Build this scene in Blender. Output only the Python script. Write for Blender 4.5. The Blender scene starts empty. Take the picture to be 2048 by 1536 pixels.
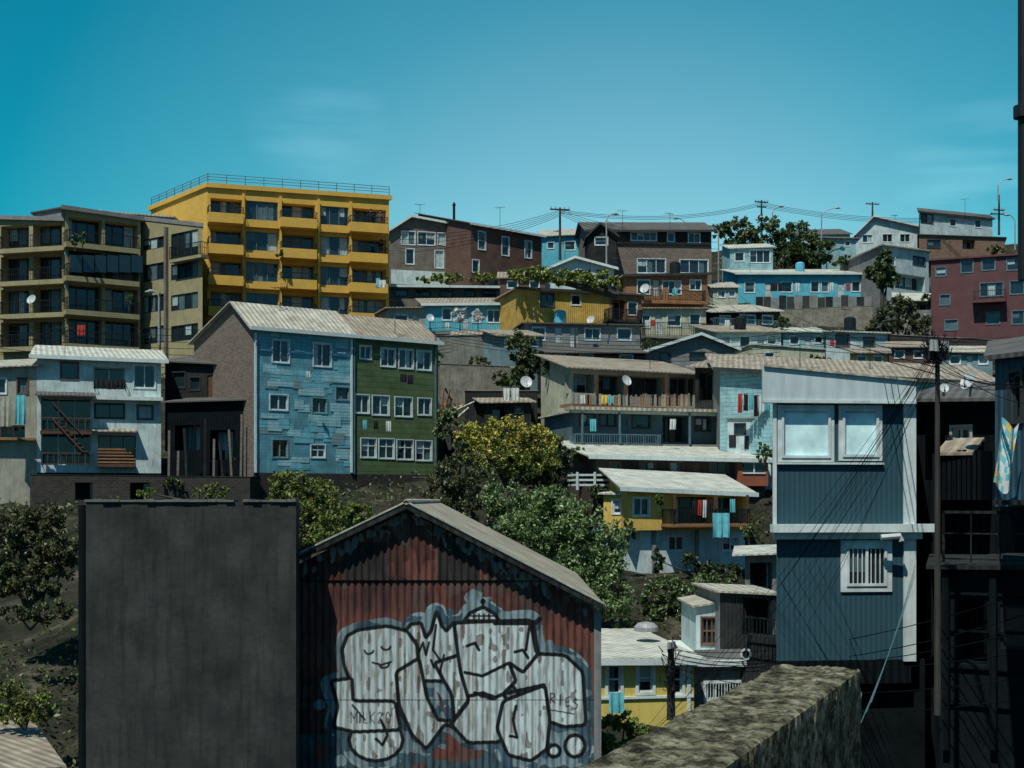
import bpy, math, random
import numpy as np
from mathutils import Vector
random.seed(7); rng=np.random.default_rng(7)
F=2600.0; H=1000.0
SC=bpy.context.scene
COL=SC.collection
def W(px,py,d): return Vector(((px-1024)/F*d, d, (H-py)/F*d))
def Zp(py,d): return (H-py)/F*d
# ------------------------------------------------------------------ materials
MC={}
def M(name,col,kind='plain',var=.4,rough=.85,pitch=.1,bump=.4,dirt=(.05,.06,.055),dirtamt=.45,spec=.3,dscale=.35,groove=.62):
    if name in MC: return MC[name]
    m=bpy.data.materials.new(name); m.use_nodes=True
    nt=m.node_tree; N=nt.nodes; L=nt.links
    bs=N['Principled BSDF']; bs.inputs['Roughness'].default_value=rough
    bs.inputs['Specular IOR Level'].default_value=spec
    uv=N.new('ShaderNodeUVMap'); uv.uv_map='UVMap'
    def noise(scale,sx=1,sy=1,det=5,rg=.6):
        mp=N.new('ShaderNodeMapping'); mp.inputs['Scale'].default_value=(sx,sy,1)
        L.new(uv.outputs[0],mp.inputs[0]); n=N.new('ShaderNodeTexNoise')
        n.inputs['Scale'].default_value=scale; n.inputs['Detail'].default_value=det; n.inputs['Roughness'].default_value=rg
        L.new(mp.outputs[0],n.inputs[0]); return n.outputs[0]
    def ramp(inp,a,b,ca=(0,0,0,1),cb=(1,1,1,1)):
        r=N.new('ShaderNodeValToRGB'); r.color_ramp.elements[0].position=a; r.color_ramp.elements[1].position=b
        r.color_ramp.elements[0].color=ca; r.color_ramp.elements[1].color=cb
        L.new(inp,r.inputs[0]); return r.outputs[0]
    def mix(fac,a,b,mode='MIX'):
        x=N.new('ShaderNodeMix'); x.data_type='RGBA'; x.blend_type=mode
        for s,v in ((0,fac),(6,a),(7,b)):
            if isinstance(v,(int,float)): x.inputs[s].default_value=v
            elif isinstance(v,tuple): x.inputs[s].default_value=(*v[:3],1)
            else: L.new(v,x.inputs[s])
        return x.outputs[2]
    c3=tuple(col)
    dk=tuple(c*(1-var) for c in c3); lt=tuple(min(1,c*(1+var*.5)) for c in c3)
    base=mix(ramp(noise(1.3),.3,.7),dk,lt)
    hgt=noise(9)
    if kind=='brick':
        b=N.new('ShaderNodeTexBrick'); L.new(uv.outputs[0],b.inputs[0])
        b.inputs['Scale'].default_value=1; b.inputs['Brick Width'].default_value=.3; b.inputs['Row Height'].default_value=.12
        b.inputs['Mortar Size'].default_value=.012
        b.inputs['Color1'].default_value=(*dk,1); b.inputs['Color2'].default_value=(*lt,1); b.inputs['Mortar'].default_value=(*[c*1.35 for c in lt],1)
        base=mix(.75,base,b.outputs['Color'])
    if kind in('corr','clap'):
        sp=N.new('ShaderNodeSeparateXYZ'); L.new(uv.outputs[0],sp.inputs[0])
        ma=N.new('ShaderNodeMath'); ma.operation='MULTIPLY'; ma.inputs[1].default_value=(2*math.pi if kind=='corr' else 1)/pitch
        L.new(sp.outputs[0 if kind=='corr' else 1],ma.inputs[0])
        mb=N.new('ShaderNodeMath'); mb.operation='SINE' if kind=='corr' else 'FRACT'
        L.new(ma.outputs[0],mb.inputs[0]); hgt=mb.outputs[0]
        mm=N.new('ShaderNodeMapRange'); 
        if kind=='corr': mm.inputs[1].default_value=-1
        mm.inputs[3].default_value=groove if kind=='corr' else 1.0; mm.inputs[4].default_value=1.0
        if kind=='clap':
            mm.inputs[1].default_value=.0; mm.inputs[2].default_value=.22; mm.inputs[3].default_value=.45
        L.new(hgt,mm.inputs[0]); base=mix(1.0,base,mm.outputs[0],'MULTIPLY')
    st=ramp(noise(2.2,3.5,.35,6,.7),.48,.75)
    bl=ramp(noise(dscale*2,1,1,7,.7),.5,.72)
    base=mix(mix(1.0,st,(dirtamt,)*3,'MULTIPLY'),base,dirt)
    base=mix(mix(1.0,bl,(dirtamt*.7,)*3,'MULTIPLY'),base,tuple(x*1.5 for x in dirt))
    L.new(base,bs.inputs['Base Color'])
    bp=N.new('ShaderNodeBump'); bp.inputs['Strength'].default_value=bump; bp.inputs['Distance'].default_value=.03 if kind=='corr' else .015
    L.new(hgt,bp.inputs['Height']); L.new(bp.outputs[0],bs.inputs['Normal'])
    MC[name]=m; return m
def plainmat(name,col,rough=.5,spec=.4,metal=0):
    if name in MC: return MC[name]
    m=bpy.data.materials.new(name); m.use_nodes=True; N=m.node_tree.nodes; L=m.node_tree.links
    bs=N['Principled BSDF']; bs.inputs['Roughness'].default_value=rough; bs.inputs['Specular IOR Level'].default_value=spec; bs.inputs['Metallic'].default_value=metal
    n=N.new('ShaderNodeTexNoise'); n.inputs['Scale'].default_value=3; tc=N.new('ShaderNodeTexCoord'); L.new(tc.outputs['Object'],n.inputs[0])
    r=N.new('ShaderNodeValToRGB'); r.color_ramp.elements[0].position=.3; r.color_ramp.elements[1].position=.7
    r.color_ramp.elements[0].color=(*[c*.75 for c in col],1); r.color_ramp.elements[1].color=(*[min(1,c*1.12) for c in col],1)
    L.new(n.outputs[0],r.inputs[0]); L.new(r.outputs[0],bs.inputs['Base Color'])
    MC[name]=m; return m
def leafmat(name,dark,light,trans=.25):
    if name in MC: return MC[name]
    m=bpy.data.materials.new(name); m.use_nodes=True; N=m.node_tree.nodes; L=m.node_tree.links
    bs=N['Principled BSDF']; bs.inputs['Roughness'].default_value=.5; bs.inputs['Specular IOR Level'].default_value=.4
    a=N.new('ShaderNodeAttribute'); a.attribute_name='tint'
    r=N.new('ShaderNodeValToRGB'); r.color_ramp.elements[0].color=(*dark,1); r.color_ramp.elements[1].color=(*light,1)
    L.new(a.outputs['Fac'],r.inputs[0]); L.new(r.outputs[0],bs.inputs['Base Color'])
    t=N.new('ShaderNodeBsdfTranslucent'); L.new(r.outputs[0],t.inputs[0])
    mx=N.new('ShaderNodeMixShader'); mx.inputs[0].default_value=trans
    L.new(bs.outputs[0],mx.inputs[1]); L.new(t.outputs[0],mx.inputs[2]); L.new(mx.outputs[0],N['Material Output'].inputs[0])
    MC[name]=m; return m
OD=(.22,.13,.045)
WHITE=M('white_stucco',(.46,.57,.58),var=.25,dirtamt=.55)
CREAM=M('cream_stucco',(.42,.44,.33),var=.25,dirtamt=.55)
BEIGE=M('beige_stucco',(.33,.33,.27),var=.25,dirtamt=.55)
OLIVE=M('olive_stucco',(.28,.25,.14),var=.18,dirtamt=.35)
YEL=M('yellow_stucco',(.56,.345,.065),var=.12,dirtamt=.22,dirt=(.24,.15,.05))
YELC=M('yellow_corrugated',(.56,.37,.08),'corr',pitch=.15,dirt=OD,groove=.75)
YELW=M('yellow_wall',(.54,.38,.09),var=.2,dirt=OD)
YELL=M('bright_yellow_wall',(.55,.45,.12),var=.15,dirtamt=.3,dirt=OD)
CYANP=M('cyan_plaster',(.09,.41,.53),var=.18,dirtamt=.3)
CYANL=M('pale_cyan_boards',(.26,.46,.50),'clap',pitch=.22)
BLUEO=M('weathered_blue_clapboard',(.13,.38,.46),'clap',pitch=.17,bump=.7,dirtamt=.75,dirt=(.06,.12,.14))
BLUEP=M('blue_metal_sheet',(.13,.39,.47),'clap',pitch=.34,var=.35,dirtamt=.6,dirt=(.07,.13,.15))
BLUEQ=M('pale_blue_sheet',(.25,.47,.52),'clap',pitch=.17,var=.35,dirtamt=.6,dirt=(.08,.15,.17))
GREYP=M('grey_blue_patch',(.15,.25,.28),'clap',pitch=.17,var=.3,dirtamt=.5)
GREEN=M('green_painted_zinc',(.085,.135,.055),'clap',pitch=.32,bump=.25,dirtamt=.6,dirt=(.045,.06,.04))
BRICK=M('grey_brown_brick',(.14,.11,.09),'brick',dirtamt=.5)
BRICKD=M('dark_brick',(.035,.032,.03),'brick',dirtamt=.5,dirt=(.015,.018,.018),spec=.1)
BROWN=M('brown_clapboard',(.11,.06,.047),'clap',pitch=.22)
TAUPE=M('taupe_clapboard',(.16,.14,.12),'clap',pitch=.22)
WOOD=M('orange_wood_boards',(.26,.13,.06),'clap',pitch=.2)
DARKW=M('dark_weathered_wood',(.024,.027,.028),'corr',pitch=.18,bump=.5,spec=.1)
BLACKW=M('black_shaded_wood',(.006,.010,.013),'corr',pitch=.18,bump=.5,dirt=(.003,.006,.008),spec=.05)  # wood darkened to near black, shade put into the colour
MAROON=M('maroon_plaster',(.10,.04,.045),var=.2,dirtamt=.35)
GREYW=M('grey_plaster',(.19,.2,.2),var=.3,dirtamt=.55)
CONC=M('concrete_mid',(.19,.19,.17),var=.35,dirtamt=.7)
ROCK=M('pale_rock',(.21,.2,.16),var=.5,dirtamt=.8,bump=1)
TIN=M('pale_tin_roof',(.46,.46,.39),'corr',pitch=.3,bump=.5,dirt=(.14,.10,.065),dirtamt=.75,rough=.6)
TINR=M('rusty_tin_roof',(.33,.30,.24),'corr',pitch=.3,bump=.5,dirt=(.10,.065,.042),dirtamt=.95,rough=.7)
TINW=M('white_tin_roof',(.54,.58,.52),'corr',pitch=.3,bump=.4,dirt=(.2,.17,.12),dirtamt=.62,rough=.55)
TIND=M('dark_tin_roof',(.10,.10,.095),'corr',pitch=.22,bump=.4)
TEAL=M('dark_blue_corrugated',(.022,.072,.10),'corr',pitch=.11,bump=.2,var=.12,dirtamt=.3,dirt=(.015,.04,.055),groove=.85)
TRIM=M('white_trim',(.52,.61,.61),var=.12,dirtamt=.35)
PANELW=M('white_panel',(.46,.55,.57),'corr',pitch=.3,bump=.05,var=.1,dirtamt=.25,groove=.9)
FRW=plainmat('white_window_frame',(.54,.62,.63)); FRD=plainmat('dark_window_frame',(.03,.035,.035)); FRB=plainmat('brown_window_frame',(.12,.07,.05))
GLASS=plainmat('window_glass',(.012,.024,.030),.06,.8); CURT=plainmat('curtain_fabric',(.30,.40,.42),.5,.4); CURD=plainmat('dim_curtain_fabric',(.07,.12,.14),.3,.5)
BLIND=plainmat('pale_roller_blind',(.60,.86,.90),.6,.2)
METD=plainmat('dark_painted_metal',(.010,.014,.016),.5,.2); METB=plainmat('blue_grey_metal',(.08,.15,.18),.5); METG=plainmat('galvanised_metal',(.25,.27,.27),.5)
POLEM=M('weathered_pole_wood',(.035,.033,.03),var=.3); CABLE=plainmat('cable_rubber',(.005,.007,.009),.7,.1)
DISH=plainmat('dish_white',(.40,.44,.45)); DOORW=plainmat('white_door_paint',(.4,.46,.46)); DOORB=plainmat('brown_door_paint',(.09,.045,.028))
RED=plainmat('red_cloth',(.35,.05,.04),.9,.1); CLW=plainmat('white_cloth',(.5,.55,.55),.9,.1); CLB=plainmat('black_cloth',(.02,.02,.025),.9,.1); CLC=plainmat('cyan_cloth',(.12,.42,.48),.9,.1); CLY=plainmat('yellow_cloth',(.6,.42,.08),.9,.1)
SKIN=plainmat('skin',(.3,.17,.11),.6)
DR=M('shade_dark_rough_wall',(.007,.011,.013),var=.5,bump=.6,dirt=(.003,.006,.008),spec=.03)  # near-black base colour paints in the shade on the lower-right walls
# ------------------------------------------------------------------ mesh builder
class MB:
    def __init__(s): s.v=[];s.f=[];s.m=[];s.mats=[]
    def mi(s,mat):
        if mat not in s.mats: s.mats.append(mat)
        return s.mats.index(mat)
    def face(s,pts,mat):
        b=len(s.v); s.v+= [Vector(p) for p in pts]; s.f.append(list(range(b,b+len(pts)))); s.m.append(s.mi(mat)); return s
    def box(s,o,u,v,w,mat):
        o=Vector(o);u=Vector(u);v=Vector(v);w=Vector(w)
        b=len(s.v); s.v+=[o,o+u,o+u+v,o+v,o+w,o+u+w,o+u+v+w,o+v+w]
        for q in ((0,3,2,1),(4,5,6,7),(0,1,5,4),(1,2,6,5),(2,3,7,6),(3,0,4,7)):
            s.f.append([b+i for i in q]); s.m.append(s.mi(mat))
        return s
    def slab(s,a,b,c,d,t,mat):
        D=Vector((0,0,-t)); pts=[Vector(p) for p in (a,b,c,d)]; k=len(s.v); s.v+=pts+[p+D for p in pts]
        for q in ((0,1,2,3),(7,6,5,4),(0,4,5,1),(1,5,6,2),(2,6,7,3),(3,7,4,0)):
            s.f.append([k+i for i in q]); s.m.append(s.mi(mat))
        return s
    def tube(s,pts,rads,mat,n=6):
        pts=[Vector(p) for p in pts]; k=len(s.v); mi=s.mi(mat)
        for i,p in enumerate(pts):
            a=pts[max(0,i-1)];b=pts[min(len(pts)-1,i+1)]; t=(b-a).normalized()
            x=t.cross(Vector((0,0,1))) if abs(t.z)<.9 else t.cross(Vector((1,0,0)))
            x.normalize(); y=t.cross(x)
            r=rads[i] if isinstance(rads,(list,tuple)) else rads
            for j in range(n):
                an=2*math.pi*j/n; s.v.append(p+x*math.cos(an)*r+y*math.sin(an)*r)
        for i in range(len(pts)-1):
            for j in range(n):
                s.f.append([k+i*n+j,k+i*n+(j+1)%n,k+(i+1)*n+(j+1)%n,k+(i+1)*n+j]); s.m.append(mi)
        s.f.append([k+j for j in range(n)]); s.m.append(mi); e=k+(len(pts)-1)*n; s.f.append([e+j for j in range(n)]); s.m.append(mi)
        return s
    def obj(s,name,parent=None,origin=None,**kw):
        if origin is None: origin=parent['_o'] if parent else s.v[0]
        o3=Vector(origin)
        me=bpy.data.meshes.new(name); me.from_pydata([tuple(p-o3) for p in s.v],[],s.f)
        for m in s.mats: me.materials.append(m)
        me.polygons.foreach_set('material_index',s.m)
        uvl=me.uv_layers.new(name='UVMap').data; li=0
        for f in s.f:
            P=[s.v[i] for i in f]; n=Vector((0,0,0))
            for i in range(len(P)):
                a=P[i];b=P[(i+1)%len(P)]; n+=Vector(((a.y-b.y)*(a.z+b.z),(a.z-b.z)*(a.x+b.x),(a.x-b.x)*(a.y+b.y)))
            if n.length<1e-9: n=Vector((0,0,1))
            n.normalize(); h=math.hypot(n.x,n.y)
            if h<.03: t=Vector((1,0,0)); q=Vector((0,1,0))
            else:
                t=Vector((-n.y/h,n.x/h,0)); q=n.cross(t)
            for p in P:
                uvl[li].uv=(p.dot(t),p.dot(q)); li+=1
        ob=bpy.data.objects.new(name,me); COL.objects.link(ob)
        if parent: 
            po=parent['_o']; ob.parent=parent; ob.location=o3-Vector(po)
        else: ob.location=o3
        ob['_o']=tuple(o3)
        for k,v in kw.items(): ob[k]=v
        return ob
def empty(name,origin,label,cat,group=None):
    e=bpy.data.objects.new(name,None); COL.objects.link(e); e.location=origin; e['_o']=tuple(origin); e['label']=label; e['category']=cat
    e.empty_display_size=.3
    if group: e['group']=group
    return e
FOOT=[]
# ------------------------------------------------------------------ house
class House:
    def __init__(h,name,label,cat,L,R,top,base,depth=6,BL=None,wall=WHITE,side=None,roof=('flat',.15,.25),roofmat=TIN,op=(),ext=3,frame=FRW,trim=True,rec=.12,fascia=None,found=None,carve=True,group=None,rfrac=.5):
        h.FL=W(L[0],H,L[1]); h.FR=W(R[0],H,R[1]); h.d=L[1]
        h.u=(h.FR-h.FL); h.Wd=h.u.length; h.u.normalize(); h.n=Vector((h.u.y,-h.u.x,0))
        if h.n.y>0: h.n=-h.n
        h.back=(W(BL[0],H,BL[1])-h.FL) if BL else -h.n*depth
        h.zL=Zp(top[0],L[1]); h.zR=Zp(top[1],R[1]); h.zb=Zp(base,L[1]); zb0=h.zb; h.zlow=zb0-ext
        h.wall=wall; h.frame=frame; h.trim=trim
        side=side or wall; found=found or wall
        h.root=empty(name,h.FL+Vector((0,0,zb0)),label,cat,group)
        UP=Vector((0,0,1)); h.UP=UP
        if carve: FOOT.append((h.FL.copy(),h.u.copy(),h.Wd,h.back.copy(),zb0))
        ops=[]
        for o in op:
            k,x0,y0,x1,y1=o[:5]; opt=o[5] if len(o)>5 else {}
            if opt.get('z'): s0=h.hit(x0,H)[0]; s1=h.hit(x1,H)[0]; za,zc=y0,y1
            else:
                s0,za=h.hit(x0,y0); s1,zc=h.hit(x1,y1)
                sm,zc=h.hit((x0+x1)/2,y1); sm,za=h.hit((x0+x1)/2,y0)
            s0=max(.03,s0); s1=min(h.Wd-.03,s1)
            if s1-s0<.1: continue
            ops.append((k,s0,zc,s1,za,opt))
        zt=min(h.zL,h.zR)
        ops=[(k,a,max(b,h.zlow+.05),c,min(d,zt-.03),o) for k,a,b,c,d,o in ops if min(d,zt-.03)-max(b,h.zlow+.05)>.1]
        mb=MB(); 
        S=sorted(set([0,h.Wd]+[o[1] for o in ops]+[o[3] for o in ops])); Zs=sorted(set([h.zlow,zb0,zt]+[o[2] for o in ops]+[o[4] for o in ops]))
        for i in range(len(S)-1):
            if S[i+1]-S[i]<1e-5: continue
            for j in range(len(Zs)-1):
                if Zs[j+1]-Zs[j]<1e-5: continue
                cs=(S[i]+S[i+1])/2; cz=(Zs[j]+Zs[j+1])/2
                if any(o[1]<cs<o[3] and o[2]<cz<o[4] for o in ops): continue
                mb.face([h.P(S[i],Zs[j]),h.P(S[i+1],Zs[j]),h.P(S[i+1],Zs[j+1]),h.P(S[i],Zs[j+1])],wall if cz>zb0 else found)
        if abs(h.zL-h.zR)>.01:
            if h.zL>h.zR: mb.face([h.P(0,zt),h.P(h.Wd,zt),h.P(0,h.zL)],wall)
            else: mb.face([h.P(0,zt),h.P(h.Wd,zt),h.P(h.Wd,h.zR)],wall)
        for k,s0,z0,s1,z1,opt in ops:
            r=opt.get('rec',rec if k!='o' else 1.0)
            A=[(s0,z0),(s1,z0),(s1,z1),(s0,z1)]
            for q in range(4):
                a=A[q];b=A[(q+1)%4]
                mb.face([h.P(*a),h.P(*b),h.P(*b,-r),h.P(*a,-r)],wall)
            h.window(k,s0,z0,s1,z1,r,opt)
        rt=roof[0]; B=h.back
        FL,FR=h.P(0,h.zL),h.P(h.Wd,h.zR); bl,br=FL+B,FR+B
        low=lambda p: Vector((p.x,p.y,h.zlow))
        rf=MB(); ov=roof[-1] if len(roof)>2 else .3
        Bn=B.normalized(); u=h.u
        if rt=='flat':
            for a,b in ((FL,bl),(FR,br),(bl,br)): mb.face([low(a),low(b),b,a],side)
            t=roof[1]; up=UP*t
            rf.slab(FL-u*ov-Bn*ov+up,FR+u*ov-Bn*ov+up,br+u*ov+Bn*ov+up,bl-u*ov+Bn*ov+up,t-.003,roofmat)
        elif rt=='mono':
            mid=(FL+FR)/2+B; dz=Zp(roof[1],mid.y)-(h.zL+h.zR)/2; h.dz=dz
            bl=bl+UP*dz; br=br+UP*dz
            for a,b in ((FL,bl),(FR,br),(bl,br)): mb.face([low(a),low(b),b,a],side)
            sl=(B+UP*dz).normalized(); t=.07; up=UP*(t+.004)
            rf.slab(FL-u*ov-sl*ov+up,FR+u*ov-sl*ov+up,br+u*ov+sl*.2+up,bl-u*ov+sl*.2+up,t,roofmat)
        elif rt=='gside':
            mid=(FL+FR)/2+B*rfrac; dz=Zp(roof[1],mid.y)-(h.zL+h.zR)/2
            ml=FL+B*rfrac+UP*dz; mr=FR+B*rfrac+UP*dz
            mb.face([low(FL),low(bl),bl,ml,FL],side); mb.face([low(FR),low(br),br,mr,FR],side); mb.face([low(bl),low(br),br,bl],side)
            sl=(B*rfrac+UP*dz).normalized(); s2=(B*(1-rfrac)-UP*dz).normalized(); t=.07; up=UP*(t+.004)
            rf.slab(FL-u*ov-sl*ov+up,FR+u*ov-sl*ov+up,mr+u*ov+up,ml-u*ov+up,t,roofmat)
            rf.slab(ml-u*ov+up,mr+u*ov+up,br+u*ov+s2*ov+up,bl-u*ov+s2*ov+up,t,roofmat)
        elif rt=='gfront':
            s,z=h.hit(roof[1],roof[2]); ap=h.P(s,z); ab=ap+B
            mb.face([FL,FR,ap],wall)
            for a,b in ((FL,bl),(FR,br)): mb.face([low(a),low(b),b,a],side)
            mb.face([low(bl),low(br),br,ab,bl],side)
            t=.08; up=UP*(t+.004); l1=(FL-ap).normalized()*ov; r1=(FR-ap).normalized()*ov
            rf.slab(FL+l1-Bn*ov+up,ap-Bn*ov+up,ab+Bn*ov+up,bl+l1+Bn*ov+up,t,roofmat)
            rf.slab(ap-Bn*ov+up,FR+r1-Bn*ov+up,br+r1+Bn*ov+up,ab+Bn*ov+up,t,roofmat)
        mb.obj('wall',h.root); h.roof=rf.obj('roof',h.root)
        if fascia:
            fb=MB()
            if rt=='gfront':
                for a,b in ((FL+l1,ap),(ap,FR+r1)):
                    a=a-Bn*(ov+.04);b=b-Bn*(ov+.04); fb.face([a-UP*.12,b-UP*.12,b+up,a+up],fascia); fb.face([a-UP*.12+Bn*.03,b-UP*.12+Bn*.03,b+up+Bn*.03,a+up+Bn*.03],fascia)
            else:
                a=FL-u*ov-Bn*(ov+.05); b=FR+u*ov-Bn*(ov+.05)
                if rt!='flat': a-=UP*.1;b-=UP*.1
                fb.box(a-UP*.06,b-a,Bn*.035,UP*.2,fascia)
            fb.obj('fascia',h.roof)
    def P(h,s,z,off=0): 
        p=h.FL+h.u*s+h.n*off; p.z=z; return p
    def hit(h,px,py,off=0):
        r=Vector(((px-1024)/F,1,(H-py)/F)); o=h.FL+h.n*off
        t=(o.x*h.n.x+o.y*h.n.y)/(r.x*h.n.x+r.y*h.n.y); p=r*t
        return ((p-h.FL).dot(h.u), p.z)
    def window(h,k,s0,z0,s1,z1,r,opt):
        fr=opt.get('f',h.frame); w=s1-s0; hh=z1-z0
        if k=='d':
            mb=MB(); dm=opt.get('m',DOORW); mb.box(h.P(s0,z0,-r),h.u*w,h.n*.05,h.UP*hh,dm)
            for a,b in ((.1,.45),(.52,.92)): mb.box(h.P(s0+w*.18,z0+hh*a,-r+.05),h.u*w*.64,h.n*.015,h.UP*hh*(b-a),dm)
            d=mb.obj('door',h.root); mb=MB().box(h.P(s0+w*.85,z0+hh*.45,-r+.065),h.u*.03,h.n*.04,h.UP*.1,METG); mb.obj('handle',d); return
        nv=opt.get('nv') or max(1,min(5,round(w/.75))); cp=opt.get('c',.45)
        mb=MB(); cw=w/nv
        for i in range(nv):
            a=s0+i*cw; m=GLASS; q=random.random()
            if opt.get('m'): m=opt['m']
            elif q<cp: m=CURT if random.random()<.5 else CURD
            if m in(CURT,CURD) and not opt.get('m') :
                zc=z0+hh*random.choice((0,0,.35,.5)); nf=6; cx=random.choice((1,1,.6))
                if zc>z0: mb.face([h.P(a,z0,-r+.02),h.P(a+cw,z0,-r+.02),h.P(a+cw,zc,-r+.02),h.P(a,zc,-r+.02)],GLASS)
                if cx<1: mb.face([h.P(a+cw*cx,zc,-r+.02),h.P(a+cw,zc,-r+.02),h.P(a+cw,z1,-r+.02),h.P(a+cw*cx,z1,-r+.02)],GLASS)
                for f in range(nf):
                    o1=.02+.02*(f%2);o2=.02+.02*((f+1)%2)
                    mb.face([h.P(a+cx*cw*f/nf,zc,-r+o1),h.P(a+cx*cw*(f+1)/nf,zc,-r+o2),h.P(a+cx*cw*(f+1)/nf,z1,-r+o2),h.P(a+cx*cw*f/nf,z1,-r+o1)],m)
            else: mb.face([h.P(a,z0,-r+.02),h.P(a+cw,z0,-r+.02),h.P(a+cw,z1,-r+.02),h.P(a,z1,-r+.02)],m)
        if k=='o': mb.face([h.P(s0,z1-.005,-r),h.P(s1,z1-.005,-r),h.P(s1,z1-.005,0),h.P(s0,z1-.005,0)],h.wall)
        wo=mb.obj('window',h.root)
        fb=MB(); t=opt.get('t',.055)
        def bar(a,b,c,d,off=0,dp=.045): fb.box(h.P(a,b,-r+.045+off),h.u*(c-a),h.n*dp,h.UP*(d-b),fr)
        bar(s0,z0,s1,z0+t);bar(s0,z1-t,s1,z1);bar(s0,z0+t,s0+t,z1-t);bar(s1-t,z0+t,s1,z1-t)
        for i in range(1,nv): bar(s0+i*cw-t/2,z0+t,s0+i*cw+t/2,z1-t)
        if opt.get('h'): 
            zz=z0+hh*opt['h']; bar(s0+t,zz-t/2,s1-t,zz+t/2,off=.003)
        if opt.get('bars'):
            nb=opt['bars']
            for i in range(nb):
                x=s0+w*(i+.5)/nb; fb.box(h.P(x-.01,z0,.02),h.u*.02,h.n*.02,h.UP*hh,FRW)
        if h.trim and k!='o' and not opt.get('nt'):
            c=opt.get('ct',.06)
            for a,b,cc,d in ((s0-c,z1,s1+c,z1+c),(s0-c,z0-c,s1+c,z0),(s0-c,z0,s0,z1),(s1,z0,s1+c,z1)):
                fb.box(h.P(a,b,.002),h.u*(cc-a),h.n*.035,h.UP*(d-b),fr)
        fb.obj('frame',wo)
    def rail(h,x0,x1,yf,yt,proj,mat=METD,z=False,spacing=.14,sides=True,name='railing',name_parent=None):
        s0=h.hit(x0,H,proj)[0]; s1=h.hit(x1,H,proj)[0]
        if z: zf,zt=yf,yt
        else: zf=h.hit((x0+x1)/2,yf,proj)[1]; zt=h.hit((x0+x1)/2,yt,proj)[1]
        mb=MB()
        def seg(A,B):
            A=Vector(A);B=Vector(B);D=B-A; ln=D.length
            if ln<.05: return
            D.normalize(); nn=Vector((-D.y,D.x,0))*.03
            mb.box(A+h.UP*(zt-zf-.05),D*ln,nn,h.UP*.05,mat); mb.box(A+h.UP*.05,D*ln,nn,h.UP*.03,mat)
            if zt-zf>.9: mb.box(A+h.UP*(zt-zf)*.55,D*ln,nn*.8,h.UP*.025,mat)
            n=max(1,int(ln/spacing))
            for i in range(n+1):
                p=A+D*(ln*i/n); q=.025 if i%7 else .05
                mb.box(p,D*q,nn*.7,h.UP*(zt-zf-.01),mat)
        seg(h.P(s0,zf,proj),h.P(s1,zf,proj))
        if sides and proj>.2: seg(h.P(s0,zf,0),h.P(s0,zf,proj)); seg(h.P(s1,zf,0),h.P(s1,zf,proj))
        mb.obj(name,name_parent or h.root)
    def slab(h,x0,x1,yt,yb,proj,mat,z=False,name='balcony_floor',off=.003,drop=0,hollow=False):
        s0=h.hit(x0,H,proj)[0]; s1=h.hit(x1,H,proj)[0]
        if z: za,zb=yt,yb
        else: za=h.hit((x0+x1)/2,yt,proj)[1]; zb=h.hit((x0+x1)/2,yb,proj)[1]
        mb=MB(); 
        if drop: mb.slab(h.P(s0,za+drop,off),h.P(s1,za+drop,off),h.P(s1,za,proj),h.P(s0,za,proj),.06,mat)
        elif hollow:
            mb.box(h.P(s0,zb,off),h.u*(s1-s0),h.n*(proj-off),h.UP*.14,mat)
            mb.box(h.P(s0,zb+.141,proj-.12),h.u*(s1-s0),h.n*.12,h.UP*(za-zb-.141),mat)
            for s in (s0,s1-.12): mb.box(h.P(s,zb+.141,off),h.u*.12,h.n*(proj-off-.121),h.UP*(za-zb-.141),mat)
        else: mb.box(h.P(s0,zb,off),h.u*(s1-s0),h.n*(proj-off),h.UP*(za-zb),mat)
        return mb.obj(name,h.root)
    def panel(h,x0,y0,x1,y1,mat,off=.02,name='siding_panel',z=False):
        s0,_=h.hit(x0,H);s1,_=h.hit(x1,H); _,za=h.hit((x0+x1)/2,y0); _,zb=h.hit((x0+x1)/2,y1)
        return MB().box(h.P(s0,zb,.001),h.u*(s1-s0),h.n*off,h.UP*(za-zb),mat).obj(name,h.root)
    def posts(h,xs,y0,y1,proj,mat,r=.07):
        for x in xs:
            s=h.hit(x,H,proj)[0]; za=h.hit(x,y0,proj)[1]; zb=h.hit(x,y1,proj)[1]
            MB().box(h.P(s-r,zb,proj-2*r),h.u*2*r,h.n*2*r,h.UP*(za-zb),mat).obj('post',h.root)
# ------------------------------------------------------------------ small things
def cloth(px0,py0,px1,py1,d,mat,label,cat='laundry',name='hanging_cloth',mat2=None):
    mb=MB(); nx=8;ny=6; a=W(px0,py0,d);b=W(px1,py1,d); ph=random.random()*6
    def p(i,j):
        fx=i/nx;fy=j/ny; return Vector((a.x+(b.x-a.x)*(fx+.03*math.sin(fy*5+ph)*fy),d+.05*math.sin(fx*14+ph)*(.4+fy),a.z+(b.z-a.z)*fy-.03*abs(math.sin(fx*6.28+ph))*(1 if 0<j<ny+1 else 0)))
    for i in range(nx):
        for j in range(ny): mb.face([p(i,j),p(i+1,j),p(i+1,j+1),p(i,j+1)],mat2 if (mat2 and j>=3) else mat)
    mb.obj(name,label=label,category=cat,group='laundry hung out to dry')
def line(px0,py0,d0,px1,py1,d1,sag=.3,r=.012,name='power_cable',label='thin black overhead power cable strung between poles',cat='cable',mat=CABLE,group='overhead cables'):
    A=W(px0,py0,d0);B=W(px1,py1,d1); pts=[]
    for i in range(15):
        t=i/14; p=A.lerp(B,t); p.z-=sag*4*t*(1-t); pts.append(p)
    MB().tube(pts,r,mat,4).obj(name,label=label,category=cat,group=group)
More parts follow.
